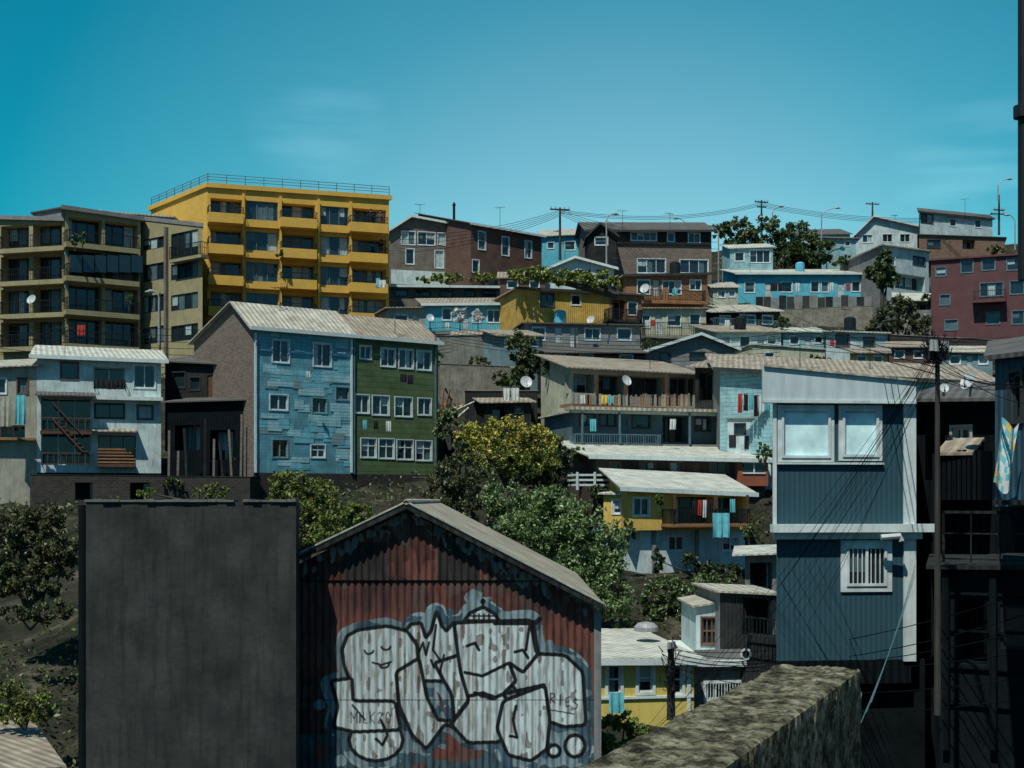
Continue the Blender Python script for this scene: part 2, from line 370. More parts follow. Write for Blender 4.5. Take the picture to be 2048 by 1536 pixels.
def dish(px,py,d,r,az=.5,label='white satellite dish fixed to a house roof'):
    c=W(px,py,d); e=empty('satellite_dish',c-Vector((0,0,r*1.3)),label,'satellite dish','satellite dishes on the houses')
    dr=Vector((math.sin(az),-math.cos(az),.5)).normalized(); x=dr.cross(Vector((0,0,1))).normalized(); y=x.cross(dr)
    mb=MB(); n=14; rings=4
    def P(i,j): rr=r*i/rings; an=2*math.pi*j/n; return c+x*rr*math.cos(an)+y*rr*math.sin(an)*1.1+dr*(.3*rr*rr/r)
    for i in range(rings):
        for j in range(n): mb.face([P(i,j),P(i+1,j),P(i+1,j+1),P(i,j+1)],DISH)
    mb.obj('reflector',e)
    MB().tube([c-y*r,c-y*r*.6+dr*r*.6,c+dr*r*.75],.02,METG,5).obj('feed_arm',e)
    MB().tube([c-Vector((0,0,r*1.6)),c-dr*.05],.03,METG,5).obj('mast',e)
def antenna(px,pb,d,h_=2.2):
    b=W(px,pb,d); e=empty('television_antenna',b,'thin metal television antenna on a house roof','antenna','television antennas on the roofs')
    h_*=.7; t=b+Vector((0,0,h_)); MB().tube([b-Vector((0,0,.5)),t],.02,METD,5).obj('mast',e)
    a=random.uniform(-.6,.6); dx=Vector((math.cos(a),math.sin(a),0)); dy=Vector((-dx.y,dx.x,0)); mb=MB().tube([t-dx*.45,t+dx*.45],.014,METD,4)
    for i in range(5): p=t+dx*(-.42+.2*i); l=.4-.05*i; mb.tube([p-dy*l,p+dy*l],.01,METD,4)
    mb.obj('boom',e)
def barrel(px,py,d,mat,label,r=.45,h_=1.0):
    b=W(px,py,d); MB().tube([b,b+Vector((0,0,.05)),b+Vector((0,0,h_*.5)),b+Vector((0,0,h_*.9)),b+Vector((0,0,h_)),b+Vector((0,0,h_*1.06))],[r*.95,r,r*1.03,r,r*.7,r*.25],mat,14).obj('water_tank',label=label,category='water tank',group='water tanks on the roofs')
def pole(px,pt,pb,d,arms=(),r=.13,lamp=None,label='wooden utility pole with crossarm on the hilltop'):
    A=W(px,pb,d);B=W(px,pt,d); e=empty('utility_pole',A,label,'utility pole','utility poles on the hillside')
    MB().tube([A,A.lerp(B,.5),B],[r,r*.85,r*.65],POLEM,8).obj('shaft',e)
    for (py,wpx) in arms:
        c=W(px,py,d); w=wpx/F*d
        cr=MB().box(c+Vector((-w,-.18,-.06)),(2*w,0.3,0),(0,.1,0),(0,0,.12),POLEM).obj('crossarm',e)
        for f in (-.9,-.45,.45,.9): MB().tube([c+Vector((w*f,-.1+.14*f,.06)),c+Vector((w*f,-.1+.14*f,.25))],[.05,.035],METG,6).obj('insulator',cr)
def lamp(px,pt,pb,d,arm,label='curved-arm street lamp standing among hilltop houses'):
    A=W(px,pb,d);B=W(px,pt+12,d); e=empty('street_lamp',A,label,'street lamp','street lamps on the hilltop')
    C=W(px+arm,pt,d)
    MB().tube([A,B],[.09,.06],METG,8).obj('post',e)
    mid=B.lerp(C,.5)+Vector((0,0,.12))
    MB().tube([B,mid,C],.04,METG,6).obj('arm',e)
    s=1 if arm>0 else -1
    MB().tube([C,C+Vector((s*.3,0,.02)),C+Vector((s*.65,0,-.03))],[.05,.14,.04],METG,8).obj('lamp_head',e)
# ------------------------------------------------------------------ vegetation
LG=leafmat('leaf_mid_green',(.02,.038,.012),(.17,.27,.07)); LD=leafmat('leaf_dark_green',(.010,.02,.010),(.06,.10,.035))
LO=leafmat('leaf_olive',(.03,.032,.014),(.17,.17,.07)); LY=leafmat('flower_yellow',(.30,.26,.03),(.66,.56,.08)); LP=leafmat('leaf_fresh_green',(.03,.06,.02),(.32,.44,.19)); LB=leafmat('leaf_bright_yellow_green',(.09,.12,.02),(.36,.40,.08)); LW=leafmat('blossom_white',(.45,.48,.48),(.8,.8,.78))
def leafmesh(name,C,S,mats,mi,parent=None,**kw):
    n=len(C); a=rng.normal(size=(n,3)); a/=np.linalg.norm(a,axis=1)[:,None]; b=rng.normal(size=(n,3)); b=np.cross(a,b); b/=np.linalg.norm(b,axis=1)[:,None]
    S=S[:,None]; o=np.array(parent['_o'] if parent else C.mean(0)); Cc=C-o
    V=np.stack([Cc+a*S,Cc+b*S*.5,Cc-a*S,Cc-b*S*.5],1).reshape(-1,3)
    me=bpy.data.meshes.new(name); me.vertices.add(4*n); me.vertices.foreach_set('co',V.ravel().astype(np.float32))
    me.loops.add(4*n); me.loops.foreach_set('vertex_index',np.arange(4*n,dtype=np.int32)); me.polygons.add(n)
    me.polygons.foreach_set('loop_start',np.arange(0,4*n,4,dtype=np.int32)); me.polygons.foreach_set('loop_total',np.full(n,4,dtype=np.int32))
    for m in mats: me.materials.append(m)
    me.polygons.foreach_set('material_index',np.asarray(mi,dtype=np.int32)); me.update(calc_edges=True)
    at=me.attributes.new('tint','FLOAT','FACE'); t=rng.random(n)**1.2; at.data.foreach_set('value',t.astype(np.float32))
    ob=bpy.data.objects.new(name,me); COL.objects.link(ob)
    if parent: ob.parent=parent
    else: ob.location=o; ob['_o']=tuple(o)
    for k,v in kw.items(): ob[k]=v
    return ob
def plant(name,label,cat,d,blobs,nleaf,size,mats,flower=0,root=None,group=None):
    lo=max(b[1]+b[3] for b in blobs); cx=sum(b[0] for b in blobs)/len(blobs)
    base=W(root[0],root[1],d) if root else W(cx,lo+8,d)
    e=empty(name,base,label,cat,group)
    C=[];tot=sum(b[2]*b[3] for b in blobs); k=d/F; cores=[]
    for (px,py,rx,ry) in blobs:
        c=np.array(W(px,py,d+rng.uniform(-.2,.2)*rx*k)); R=np.array([rx*k,(rx+ry)*.4*k,ry*k]); n=int(nleaf*rx*ry/tot); ns=max(8,int(n/60))
        dirs=rng.normal(size=(ns,3)); dirs/=np.linalg.norm(dirs,axis=1)[:,None]
        rad=rng.uniform(.45,1.0,size=(ns,1))**.6
        sub=c+dirs*R*rad*(1+.12*rng.normal(size=(ns,1))); idx=rng.integers(0,ns,n)
        C.append(sub[idx]+rng.normal(size=(n,3))*R.mean()*.10); cores.append((Vector(c),R))
    C=np.concatenate(C); S=size*rng.uniform(.6,1.4,len(C)); mi=rng.integers(0,len(mats)-(1 if flower else 0),len(C))
    if flower:
        zz=(C[:,2]-C[:,2].min())/(np.ptp(C[:,2])); f=rng.random(len(C))<flower*(.15+1.3*zz); mi[f]=len(mats)-1
    leafmesh('crown',C,S,mats,mi,e)
    tb=MB(); top=cores[0][0]; r0=max(.05,.05*(base-top).length)
    for i,(c,R) in enumerate(cores[:9]):
        m=base.lerp(c,.5)+Vector((0,0,.1*R[2])); tb.tube([base,m,c],[r0*(.9 if i else 1),r0*.5,r0*.15],POLEM,6)
    tb.obj('trunk',e)
    return e
# ================================================================== BUILDINGS
def aprow(cols,rows,f=FRD):
    r=[]
    for (a,b,k) in cols:
        for (t,bt) in rows: r.append((k,a,t,b,bt,{'z':1,'f':f,'c':.55,'t':.06,'nt':1}))
    return r
d=97
rowsA=[(Zp(450+65*i,d),Zp(503+65*i,d)) for i in range(4)]
A=House('apartment_building','olive four-storey apartment block with dark-railed balconies','apartment building',(-90,98),(129,95.5),(437,444),722,10,BL=(-95,108),wall=OLIVE,roof=('flat',.3,.3),roofmat=GREYW,op=aprow([(-70,-5,'o'),(2,58,'o'),(66,124,'o')],rowsA),trim=False)
for (t,b) in rowsA:
    A.slab(-6,127,b+.02,b-.32,.7,OLIVE,z=True,name='balcony_floor'); A.rail(-4,126,b+.02,b+.95,.68,METD,z=True,spacing=.16)
A2=House('apartment_building','olive apartment block with glazed enclosed balconies and plants','apartment building',(131,94),(281,97),(420,442),722,10,BL=(130,103),wall=OLIVE,roof=('flat',.3,.3),roofmat=GREYW,op=aprow([(137,204,'o'),(210,276,'o')],rowsA),trim=False)
for i,(t,b) in enumerate(rowsA):
    A2.slab(132,279,b+.02,b-.35,.8,OLIVE,z=True); A2.rail(134,278,b+.02,b+.9,.78,METD,z=True,spacing=.16)
    if i==1: 
        for q in range(6): A2.panel(136+q*24,514,158+q*24,548,GLASS,.85,'enclosure_glazing')
A3=House('apartment_building','olive apartment block end bay with wide dark windows','apartment building',(282,98),(405,93.5),(440,455),722,10,BL=(278,106),wall=OLIVE,roof=('flat',.3,.1),roofmat=GREYW,op=aprow([(286,328,'w')],[(Zp(464+63*i,97),Zp(498+63*i,97)) for i in range(4)])+aprow([(342,396,'w')],[(Zp(464+62*i,95),Zp((515 if i==0 else 496)+62*i,95)) for i in range(4)]),trim=False)
A3.slab(338,402,514,520,.7,OLIVE); A3.rail(339,401,514,488,.68)
for x in (333,): A3.panel(x,455,x+4,715,TAUPE,.25,'pilaster')
House('roof_structure','low grey stair housing on an apartment roof','rooftop structure',(205,101),(345,101),(425,436),452,5,wall=GREYW,roof=('flat',.12,.2),roofmat=TIN,ext=1,carve=False)
House('roof_structure','small sloped roof structure on an apartment block','rooftop structure',(66,101),(126,101),(428,416),450,4,wall=GREYW,roof=('flat',.12,.15),roofmat=TIND,ext=1,carve=False)
# --- yellow building
zc=lambda py: Zp(py,100)
rowsY=[(zc(395+62*i),zc(438+62*i)) for i in range(5)]
ops=[]
for (a,b,k) in ((421,484,'o'),(492,556,'w'),(564,630,'o'),(641,697,'w'),(704,772,'o')):
    for (t,bt) in rowsY:
        ops.append((k,a,t,b,bt if k=='o' else bt+.18,{'z':1,'f':METB,'c':.7,'t':.06,'nt':1,'rec':.9 if k=='o' else .2}))
Y=House('apartment_building','bright yellow five-storey apartment building with balconies and rooftop railing','apartment building',(415,100),(778,104.5),(375,400),690,10,BL=(302,108),wall=YEL,roof=('flat',.35,.18),roofmat=YEL,op=ops,trim=False,ext=4)
for (t,b) in rowsY:
    for (a,c) in ((417,487),(562,634),(701,776)):
        Y.slab(a,c,b+.32,b-.42,1.15,YEL,z=True,name='balcony',hollow=True); Y.rail(a,c,b+.32,b+.85,1.1,METD,z=True,spacing=.3)
    for (a,c) in ((489,559),(638,700)): Y.slab(a,c,b+.12,b-.45,.35,YEL,z=True,name='ledge')
for x in (486,560,636,700): 
    s=Y.hit(x,H)[0]; MB().box(Y.P(s-.08,zc(700),0.002),Y.u*.16,Y.n*.45,Y.UP*(zc(384)-zc(700)),YEL).obj('pillar',Y.root)
tz=zc(375)+.36
def rrail(A_,B_,hh=.72,mat=METB,par=None):
    mb=MB(); D=(B_-A_); ln=D.length; D.normalize(); n=Vector((-D.y,D.x,0))*.04
    for f in (.4,.7,1): mb.box(A_+Vector((0,0,hh*f-.04)),D*ln,n,(0,0,.04),mat)
    k=int(ln/1.3)
    for i in range(k+1): mb.box(A_+D*(ln*i/k),D*.05,n,(0,0,hh),mat)
    mb.obj('rooftop_railing',par)
BLc=Y.FL+Y.back
rrail(Vector((Y.FL.x,Y.FL.y,tz)),Vector((Y.FR.x,Y.FR.y,Y.zR+.36)),par=Y.root); rrail(Vector((BLc.x,BLc.y,tz)),Vector((Y.FL.x,Y.FL.y,tz)),par=Y.root)
# --- blue & green tenement
opsT=[]
for (a,b,c,e,o) in ((545,680,578,725,{}),(627,687,662,733,{}),(540,790,575,820,{}),(625,797,653,826,{}),(672,775,698,800,{}),(545,880,575,915,{}),(622,890,650,915,{}),
    (720,692,742,718,{}),(762,697,790,733,{}),(798,699,826,737,{}),(834,702,862,740,{}),(710,790,738,826,{}),(745,792,778,830,{}),(790,795,824,833,{}),(836,797,862,830,{}),
    (722,877,752,915,{}),(758,878,788,917,{}),(794,880,826,919,{}),(832,882,863,921,{})):
    blue=a<706
    opsT.append(('w',a,b,c,e,{'nv':random.choice((1,2,2)) if blue else 2,'c':.35,'h':.62 if random.random()<.5 else None,'t':.06,'f':FRW if not blue or random.random()<.6 else GREYP,'ct':.05}))
gx=706
Lb=W(505,H,70); Rb=W(876,H,76.7)
def dlin(px):
    r=(px-1024)/F; D=Rb-Lb; t=(r*Lb.y-Lb.x)/(D.x-r*D.y); return Lb.y+D.y*t
dm=dlin(gx); zE=Zp(655,70)
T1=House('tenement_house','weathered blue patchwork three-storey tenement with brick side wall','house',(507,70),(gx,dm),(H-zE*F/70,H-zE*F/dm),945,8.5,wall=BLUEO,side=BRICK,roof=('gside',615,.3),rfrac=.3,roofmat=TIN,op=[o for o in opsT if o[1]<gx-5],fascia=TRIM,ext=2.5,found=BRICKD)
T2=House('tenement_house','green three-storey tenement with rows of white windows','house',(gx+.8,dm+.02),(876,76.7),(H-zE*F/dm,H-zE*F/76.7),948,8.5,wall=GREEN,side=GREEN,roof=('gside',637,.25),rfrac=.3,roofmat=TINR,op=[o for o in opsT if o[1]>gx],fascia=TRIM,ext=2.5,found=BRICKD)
k_=0
for i in range(150):
    x=random.uniform(510,690); y=random.uniform(665,930); w=random.uniform(16,60); hh=random.uniform(8,24); x1=min(x+w,703)
    hit=y+hh>942
    for o in opsT:
        if o[1]<gx and not (x1<o[1]-3 or x>o[3]+3 or y+hh<o[2]-3 or y>o[4]+3): hit=True
    if not hit:
        k_+=1; T1.panel(x,y,x1,y+hh,random.choice((BLUEQ,BLUEQ,BLUEP,BLUEO,GREYP,BLUEP,BLUEP)),.004+.00035*k_)
T1.posts([512,704],665,945,.11,TRIM,.05)
T2.posts([709,872],672,948,.10,METB,.04)
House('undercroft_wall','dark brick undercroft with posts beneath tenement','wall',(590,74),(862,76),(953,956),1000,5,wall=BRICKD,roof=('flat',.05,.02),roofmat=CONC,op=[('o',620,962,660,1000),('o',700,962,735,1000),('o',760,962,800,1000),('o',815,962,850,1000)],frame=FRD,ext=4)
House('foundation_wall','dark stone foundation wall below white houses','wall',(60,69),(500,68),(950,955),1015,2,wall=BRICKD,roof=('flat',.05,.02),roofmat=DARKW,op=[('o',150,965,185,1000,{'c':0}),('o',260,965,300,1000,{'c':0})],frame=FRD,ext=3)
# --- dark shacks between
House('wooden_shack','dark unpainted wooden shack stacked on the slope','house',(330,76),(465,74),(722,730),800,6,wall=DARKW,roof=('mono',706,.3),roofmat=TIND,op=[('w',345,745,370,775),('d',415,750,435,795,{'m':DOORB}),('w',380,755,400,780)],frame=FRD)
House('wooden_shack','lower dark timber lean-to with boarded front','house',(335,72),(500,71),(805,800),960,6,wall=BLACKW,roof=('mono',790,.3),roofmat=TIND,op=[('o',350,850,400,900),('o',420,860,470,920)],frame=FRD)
for i in range(9):
    x=335+i*18; MB().box(W(x,960,70.3),(.12,0,.0),(0,.08,0),(random.uniform(-.15,.15),0,random.uniform(1.5,4)),random.choice((DARKW,TAUPE,BLACKW))).obj('timber_post',label='rough timber prop standing before dark shacks',category='timber',group='timber props before the shacks')
House('brick_house','tall grey brick house side behind the tenement','house',(393,82),(470,80),(720,660),800,5,wall=BEIGE,roof=('flat',.1,.1),roofmat=TIN)
# --- left white houses
HW=House('house','white two-storey house with corrugated lean-to roof and timber balcony','house',(74,71),(322,73),(712,722),945,7,wall=WHITE,roof=('mono',698,.4),roofmat=TINW,fascia=TRIM,ext=3,found=BLACKW,op=[
 ('w',122,725,156,758,{'f':FRB}),('o',187,733,250,778),('w',268,730,310,776,{'c':.1}),('w',190,808,248,836,{'f':FRD}),('w',275,811,305,838,{'f':FRB}),('o',82,795,182,930,{'c':0}),('o',196,870,272,930,{'c':0,'f':FRB})])
HW.slab(184,326,793,800,.5,TRIM,name='ledge'); HW.rail(188,250,778,762,.4,METD)
HW.rail(82,182,930,905,.9,DOORB,spacing=.3); HW.slab(80,184,862,868,.9,DOORB); HW.rail(82,182,862,835,.9,DOORB,spacing=.3); HW.slab(70,190,790,796,1.0,TIND,name='awning',drop=.25)
HW.slab(195,272,928,934,.8,DOORB); HW.slab(184,275,862,866,.6,TINR,name='awning',drop=.15)
mb=MB()
for q in range(5): 
    s0=HW.hit(196,H,.8)[0]; s1=HW.hit(272,H,.8)[0]; z=HW.hit(230,926-q*6.5,.8)[1]; mb.box(HW.P(s0,z,.78),HW.u*(s1-s0),HW.n*.03,HW.UP*.09,WOOD)
mb.obj('deck_railing',HW.root)
mb=MB(); a0=HW.P(HW.hit(105,H)[0],HW.hit(105,840)[1],.95); a1=HW.P(HW.hit(165,H)[0],HW.hit(165,905)[1],.95)
for q in range(9): p=a0.lerp(a1,q/8); mb.box(p,HW.u*.3,-HW.n*.7,HW.UP*.05,DOORB)
mb.tube([a0,a1],.06,DOORB,4); mb.tube([a0+HW.UP*.9,a1+HW.UP*.9],.04,DOORB,4); mb.obj('stairs',HW.root)
HB=House('house','beige small house with laundry on its front','house',(-60,70),(74,71),(738,730),935,6,wall=BEIGE,roof=('mono',722,.3),roofmat=TIN,op=[('w',35,757,55,787,{'f':FRB}),('w',-10,757,12,787),('o',0,850,50,875,{'c':.2})])
HB.slab(-50,70,875,880,.4,WOOD,name='ledge')
# --- hilltop centre
HT=House('house','taupe clapboard two-storey house with white glazed sunroom','house',(780,117),(941,119),(460,455),572,9,wall=TAUPE,roof=('gfront',822,433,.35),roofmat=TIND,fascia=TRIM,frame=FRW,op=[
 ('w',803,450,830,489,{'nv':2,'c':.9}),('w',836,450,870,490,{'nv':2,'c':.9}),('w',876,452,906,490,{'nv':2,'c':.9}),('w',910,453,934,490,{'nv':2,'c':.9}),('w',812,498,828,528),('w',870,501,887,536),('w',820,548,850,562)])
HT.panel(782,543,940,571,WHITE,.05); 
HN=House('house','brown clapboard house with tall white sash windows','house',(942,115),(1083,119.5),(447,472),572,9,wall=BROWN,roof=('mono',440,.3),roofmat=TIND,fascia=TRIM,op=[('w',957,463,971,499,{'nv':1,'h':.5}),('w',1004,474,1018,511,{'nv':1,'h':.5}),('w',1050,482,1063,516,{'nv':1,'h':.5}),('w',945,520,958,545)])
MB().tube([W(908,440,121),W(908,412,121),W(908,410,121),W(908,404,121)],[.12,.12,.18,.05],METD,8).obj('chimney',None,label='thin dark metal chimney pipe above a roof',category='chimney')
House('house','pale cyan plank house with sloping roof','house',(1084,126),(1182,126),(473,468),530,7,wall=CYANP,roof=('mono',460,.3),roofmat=TIN,op=[('w',1095,485,1108,497),('w',1130,483,1150,500),('w',1160,480,1172,496)])
House('house','small house with white gable fascia and dark windows','house',(1090,108),(1228,108),(540,536),562,6,wall=WHITE,roof=('gfront',1150,515,.35),roofmat=TIND,fascia=TRIM,frame=FRD,op=[('w',1105,543,1130,556),('w',1150,541,1180,556),('w',1195,541,1215,556)])
HD=House('house','dark timber upper storey house above grey brick base','house',(1178,119),(1423,120),(462,462),566,9,wall=BRICK,roof=('gside',446,.4),roofmat=TIND,fascia=FRD,op=[('w',1262,459,1313,481,{'nv':4,'c':.8}),('w',1335,466,1349,483,{'nv':1}),('w',1377,466,1400,486,{'nv':2}),('w',1275,518,1331,546,{'nv':3}),('w',1360,520,1416,546,{'nv':3}),('w',1215,464,1240,480,{'nv':2})])
HD.panel(1180,485,1421,489,DARKW,.15,'ledge'); 
HD2=House('house_extension','dark weathered clapboard gabled house extension','house',(1176,116),(1233,116),(470,470),570,5,wall=DARKW,roof=('gfront',1200,447,.3),roofmat=TIND,fascia=FRD,op=[('w',1190,475,1215,490)],carve=False)
for x0,x1 in ((1235,1260),(1315,1333),(1350,1375),(1401,1421)): HD.panel(x0,464,x1,484,DARKW,.04)
HO=House('house','orange-brown wooden house with balcony on slope','house',(1250,107),(1415,108),(553,549),612,6,wall=WOOD,roof=('flat',.12,.3),roofmat=TIN,fascia=FRD,op=[('w',1275,560,1300,588),('d',1306,560,1318,592),('w',1325,562,1362,588,{'nv':3}),('w',1380,560,1402,580,{'nv':2})],frame=FRW)
HO.slab(1285,1412,601,607,1.0,WOOD); HO.rail(1287,1411,601,580,1.0,METD)
HP=House('house','cream rendered lower house with door and railing','house',(1258,104),(1412,105),(618,618),672,5,wall=CREAM,roof=('flat',.1,.3),roofmat=TINR,op=[('w',1270,630,1300,655),('d',1310,628,1324,668),('w',1335,630,1362,652),('w',1380,628,1400,650)])
HP.rail(1290,1410,672,645,1.0,METD); HP.slab(1288,1411,672,677,1.0,CONC)
# strip houses
House('house','long low brown house with strip of small windows and pale roof','house',(776,110),(1000,112),(574,576),618,5,wall=TAUPE,roof=('flat',.15,.35),roofmat=TINW,fascia=TRIM,op=[('w',790,580,815,592),('w',830,580,860,592),('w',880,581,905,593),('w',930,581,950,593),('w',965,581,990,593)],frame=FRD)
HBl=House('house','bright blue single-storey house under pale roof','house',(850,101),(1021,102),(609,607),668,6,wall=CYANP,roof=('mono',598,.35),roofmat=TINR,fascia=TRIM,op=[('w',975,620,1000,645,{'nv':2}),('w',885,617,902,640,{'f':FRW}),('d',925,622,938,660),('w',945,625,960,645)])
HBl.rail(860,1020,664,645,.8,METB); HBl.slab(852,1021,664,669,.85,CONC)
House('house','beige low house end with white canopy','house',(776,100),(850,101),(618,616),668,5,wall=BEIGE,roof=('flat',.1,.3),roofmat=TINR,op=[('w',790,630,815,650),('d',825,630,838,665)])
HY=House('house','yellow corrugated house with balcony and vine-covered roof','house',(1036,97),(1218,99),(578,588),645,6,wall=YELC,roof=('flat',.15,.25),roofmat=TINR,fascia=FRD,op=[('w',1082,587,1108,614,{'f':FRD,'nv':2,'c':.1}),('w',1143,590,1161,610,{'nv':1,'c':.1})])
HY2=House('house','dark timber balcony house beside yellow corrugated house','house',(1218,99),(1283,100),(588,592),650,5,wall=WOOD,roof=('flat',.12,.25),roofmat=TIND,op=[('o',1224,600,1250,640,{'c':0}),('w',1256,605,1274,630)])
HY2.rail(1218,1284,640,618,.9,METD,spacing=.1); HY2.slab(1216,1285,640,645,.95,DARKW)
HG=House('house','grey rendered lower floor with doors and metal railing','house',(1050,95),(1280,96.5),(648,652),702,5,wall=GREYW,roof=('flat',.1,.3),roofmat=TIND,op=[('w',1065,655,1090,680),('d',1110,655,1124,692,{'m':DOORW}),('d',1140,655,1156,692),('w',1170,657,1200,680),('w',1235,657,1262,680)])
HG.rail(1052,1278,695,675,.8,METB,spacing=.12)
HG.panel(1052,690,1278,700,CONC,.85,'terrace')
# --- blue long house right hill
HL=House('house','long turquoise single-storey house with white windows on hilltop','house',(1475,128),(1733,129),(547,547),604,6,wall=CYANP,roof=('mono',540,.35),roofmat=TINW,fascia=TRIM,op=[('w',1490,565,1509,585),('w',1562,564,1584,584),('w',1622,563,1638,584),('w',1643,563,1657,584),('d',1675,566,1688,594),('w',1704,563,1720,583),('d',1530,566,1543,596)])
for x,y,c,w in ((1541,566,CLB,14),(1556,566,CLB,8),(1590,566,CLW,10),(1605,567,CLC,9),(1660,565,CLW,8),(1692,566,RED,8)): cloth(x,y,x+w,y+16,127,c,'small laundry piece hanging on turquoise house front')
for i in range(15):
    x=1512+i*15.5; MB().box(W(x,622+i%3,126),(15/F*126*.95,0,0),(0,.1,0),(0,0,Zp(592+random.uniform(-3,4),126)-Zp(622+i%3,126)),random.choice((DARKW,POLEM,GREYW,CONC))).obj('fence_panel',label='weathered sheet fence panel on terrace edge',category='fence',group='fence panels below turquoise house')
House('shack','small weathered pale cyan shack','house',(1460,133),(1546,133),(497,494),545,5,wall=CYANL,roof=('mono',489,.25),roofmat=TINW,op=[('w',1500,500,1540,525,{'nv':3}),('w',1470,505,1488,522)])
House('retaining_wall','pale rough rock retaining wall holding the terrace','retaining wall',(1555,124),(1745,122),(620,612),665,4,wall=ROCK,roof=('flat',.05,.02),roofmat=ROCK,ext=4)
# --- top right
House('house','white hilltop house with low gable roof','house',(1712,150),(1880,150),(468,462),500,8,BL=(1712,158),wall=WHITE,roof=('gfront',1748,433,.4),roofmat=TIN,fascia=TRIM,op=[('w',1725,470,1745,485),('w',1765,468,1785,484),('w',1800,468,1820,484)])
H5=House('house','white upper storey house with flat metal roof','house',(1840,142),(1985,146),(424,438),474,8,BL=(1838,150),wall=WHITE,side=GREYW,roof=('mono',424,.3),roofmat=TIND,op=[('w',1842,428,1866,446,{'f':FRD}),('w',1900,438,1912,452),('w',1950,440,1962,455)],fascia=FRD)
House('house','brown unrendered brick lower house on hilltop','house',(1838,138),(2010,139),(470,476),540,6,BL=(1838,145),wall=M('red_brick',(.16,.10,.07),'brick'),side=BRICK,roof=('flat',.08,.2),roofmat=TIND,op=[('w',1855,480,1880,496,{'f':FRD}),('o',1925,480,1950,498,{'c':0})])
H6=House('house','white rendered house with sloping roof and small windows','house',(1765,124),(1858,128),(492,504),590,7,BL=(1680,134),wall=WHITE,side=GREYW,roof=('flat',.12,.3),roofmat=TIN,op=[('w',1826,514,1850,530,{'f':FRD}),('w',1775,512,1790,530),('o',1790,550,1850,580,{'c':.3})])
House('house','pale cyan house with small square windows behind trees','house',(1640,142),(1712,142),(476,478),520,6,wall=CYANL,roof=('flat',.1,.3),roofmat=TINR,op=[('w',1655,482,1668,492),('w',1690,482,1700,492)])
House('house','small white house with metal roof on the ridge','house',(1600,165),(1700,165),(470,468),500,6,wall=WHITE,roof=('mono',460,.3),roofmat=TIND,op=[('w',1620,475,1635,488)])
HM=House('house','maroon rendered house with balcony and several windows','house',(1862,111),(2080,108),(522,508),700,8,BL=(1862,119),wall=MAROON,roof=('flat',.15,.2),roofmat=MAROON,ext=4,op=[('w',1872,535,1892,552),('w',1922,520,1946,545),('w',1964,518,1990,540),('w',2014,516,2040,540,{'c':.9}),('w',1960,566,2006,592,{'nv':3}),('w',2020,562,2048,588),('w',1973,625,1999,648),('w',2024,622,2048,648),('w',1880,590,1900,610),('w',1890,640,1915,660)],frame=METB)
HM.slab(1945,2012,598,604,.9,MAROON); HM.rail(1947,2011,598,580,.9,METD)
# --- mid right small white houses
House('house','white single-storey house with brown window frames','house',(1652,100),(1775,101),(664,668),720,5,BL=(1652,105),wall=WHITE,roof=('flat',.12,.3),roofmat=TINW,op=[('w',1672,669,1698,692,{'f':FRB}),('w',1727,675,1749,693,{'f':FRB})])
House('house','pale low cottage with corrugated roof','house',(1432,99),(1562,100),(664,664),712,5,wall=WHITE,roof=('mono',653,.3),roofmat=TINR,op=[('w',1445,672,1460,690),('w',1480,672,1500,695),('d',1515,670,1528,700),('w',1535,672,1552,688)])
House('house','dark timber verandah house with railing','house',(1425,106),(1560,108),(625,622),655,5,wall=DARKW,roof=('mono',612,.35),roofmat=TIN,op=[('w',1440,632,1460,648),('w',1480,630,1510,648),('w',1525,630,1545,648)]).rail(1428,1556,655,638,.8,METB)
House('house','cream wall with flat parapet','house',(1505,94),(1650,95),(690,700),735,4,wall=CREAM,roof=('flat',.1,.1),roofmat=CREAM,op=[('w',1530,706,1548,722)])
House('house','dark gabled house with white fascia boards','house',(1290,90),(1470,91),(702,696),735,5,wall=GREYW,roof=('gfront',1400,668,.35),roofmat=TIN,fascia=TRIM,op=[('w',1320,706,1340,722),('w',1380,700,1410,718)],frame=FRD)
# filler small houses
House('house','small dark cottage with two windows beneath balcony house','house',(1095,87),(1288,88),(706,706),735,4,wall=DARKW,roof=('mono',697,.3),roofmat=TIND,op=[('w',1110,710,1130,725),('w',1160,710,1185,725),('d',1205,710,1218,735,{'m':DOORB}),('w',1240,710,1265,725)])
House('house','tiny cyan cottage with pale canopy','house',(1567,103),(1650,103),(664,664),705,4,wall=CYANL,roof=('mono',657,.3),roofmat=TINW,op=[('w',1580,672,1598,688),('d',1610,670,1622,700),('w',1630,672,1645,686)])
House('house','small cream shack beside the turquoise house','house',(1426,118),(1476,118),(575,575),612,4,wall=CREAM,roof=('mono',566,.25),roofmat=TIN,op=[('w',1436,582,1450,595),('w',1458,582,1470,594)])
House('house','open shed with pale canopy among rocky shrubs','house',(1790,119),(1872,119),(600,602),622,4,BL=(1790,123),wall=GREYW,roof=('mono',588,.3),roofmat=TINW,op=[('o',1800,606,1860,620,{'c':0})])
House('shed','concrete shed with white canopy below balcony house','shed',(1490,52),(1556,52),(1110,1106),1190,3,BL=(1492,55),wall=CONC,roof=('mono',1094,.5),roofmat=TINW,op=[('o',1500,1125,1545,1180,{'c':0})])
House('house','brown board cottage behind the vine','house',(1000,104),(1090,104),(556,556),590,4,wall=BROWN,roof=('mono',546,.25),roofmat=TINR,op=[('w',1015,562,1035,576),('w',1060,562,1078,576)])
House('house','weathered grey board cottage with rusty roof','house',(1000,90),(1085,91),(0+672,672),706,4,wall=GREYP,roof=('mono',662,.3),roofmat=TINR,op=[('w',1010,680,1028,694),('d',1040,678,1050,704,{'m':DOORB}),('w',1060,680,1075,692)])
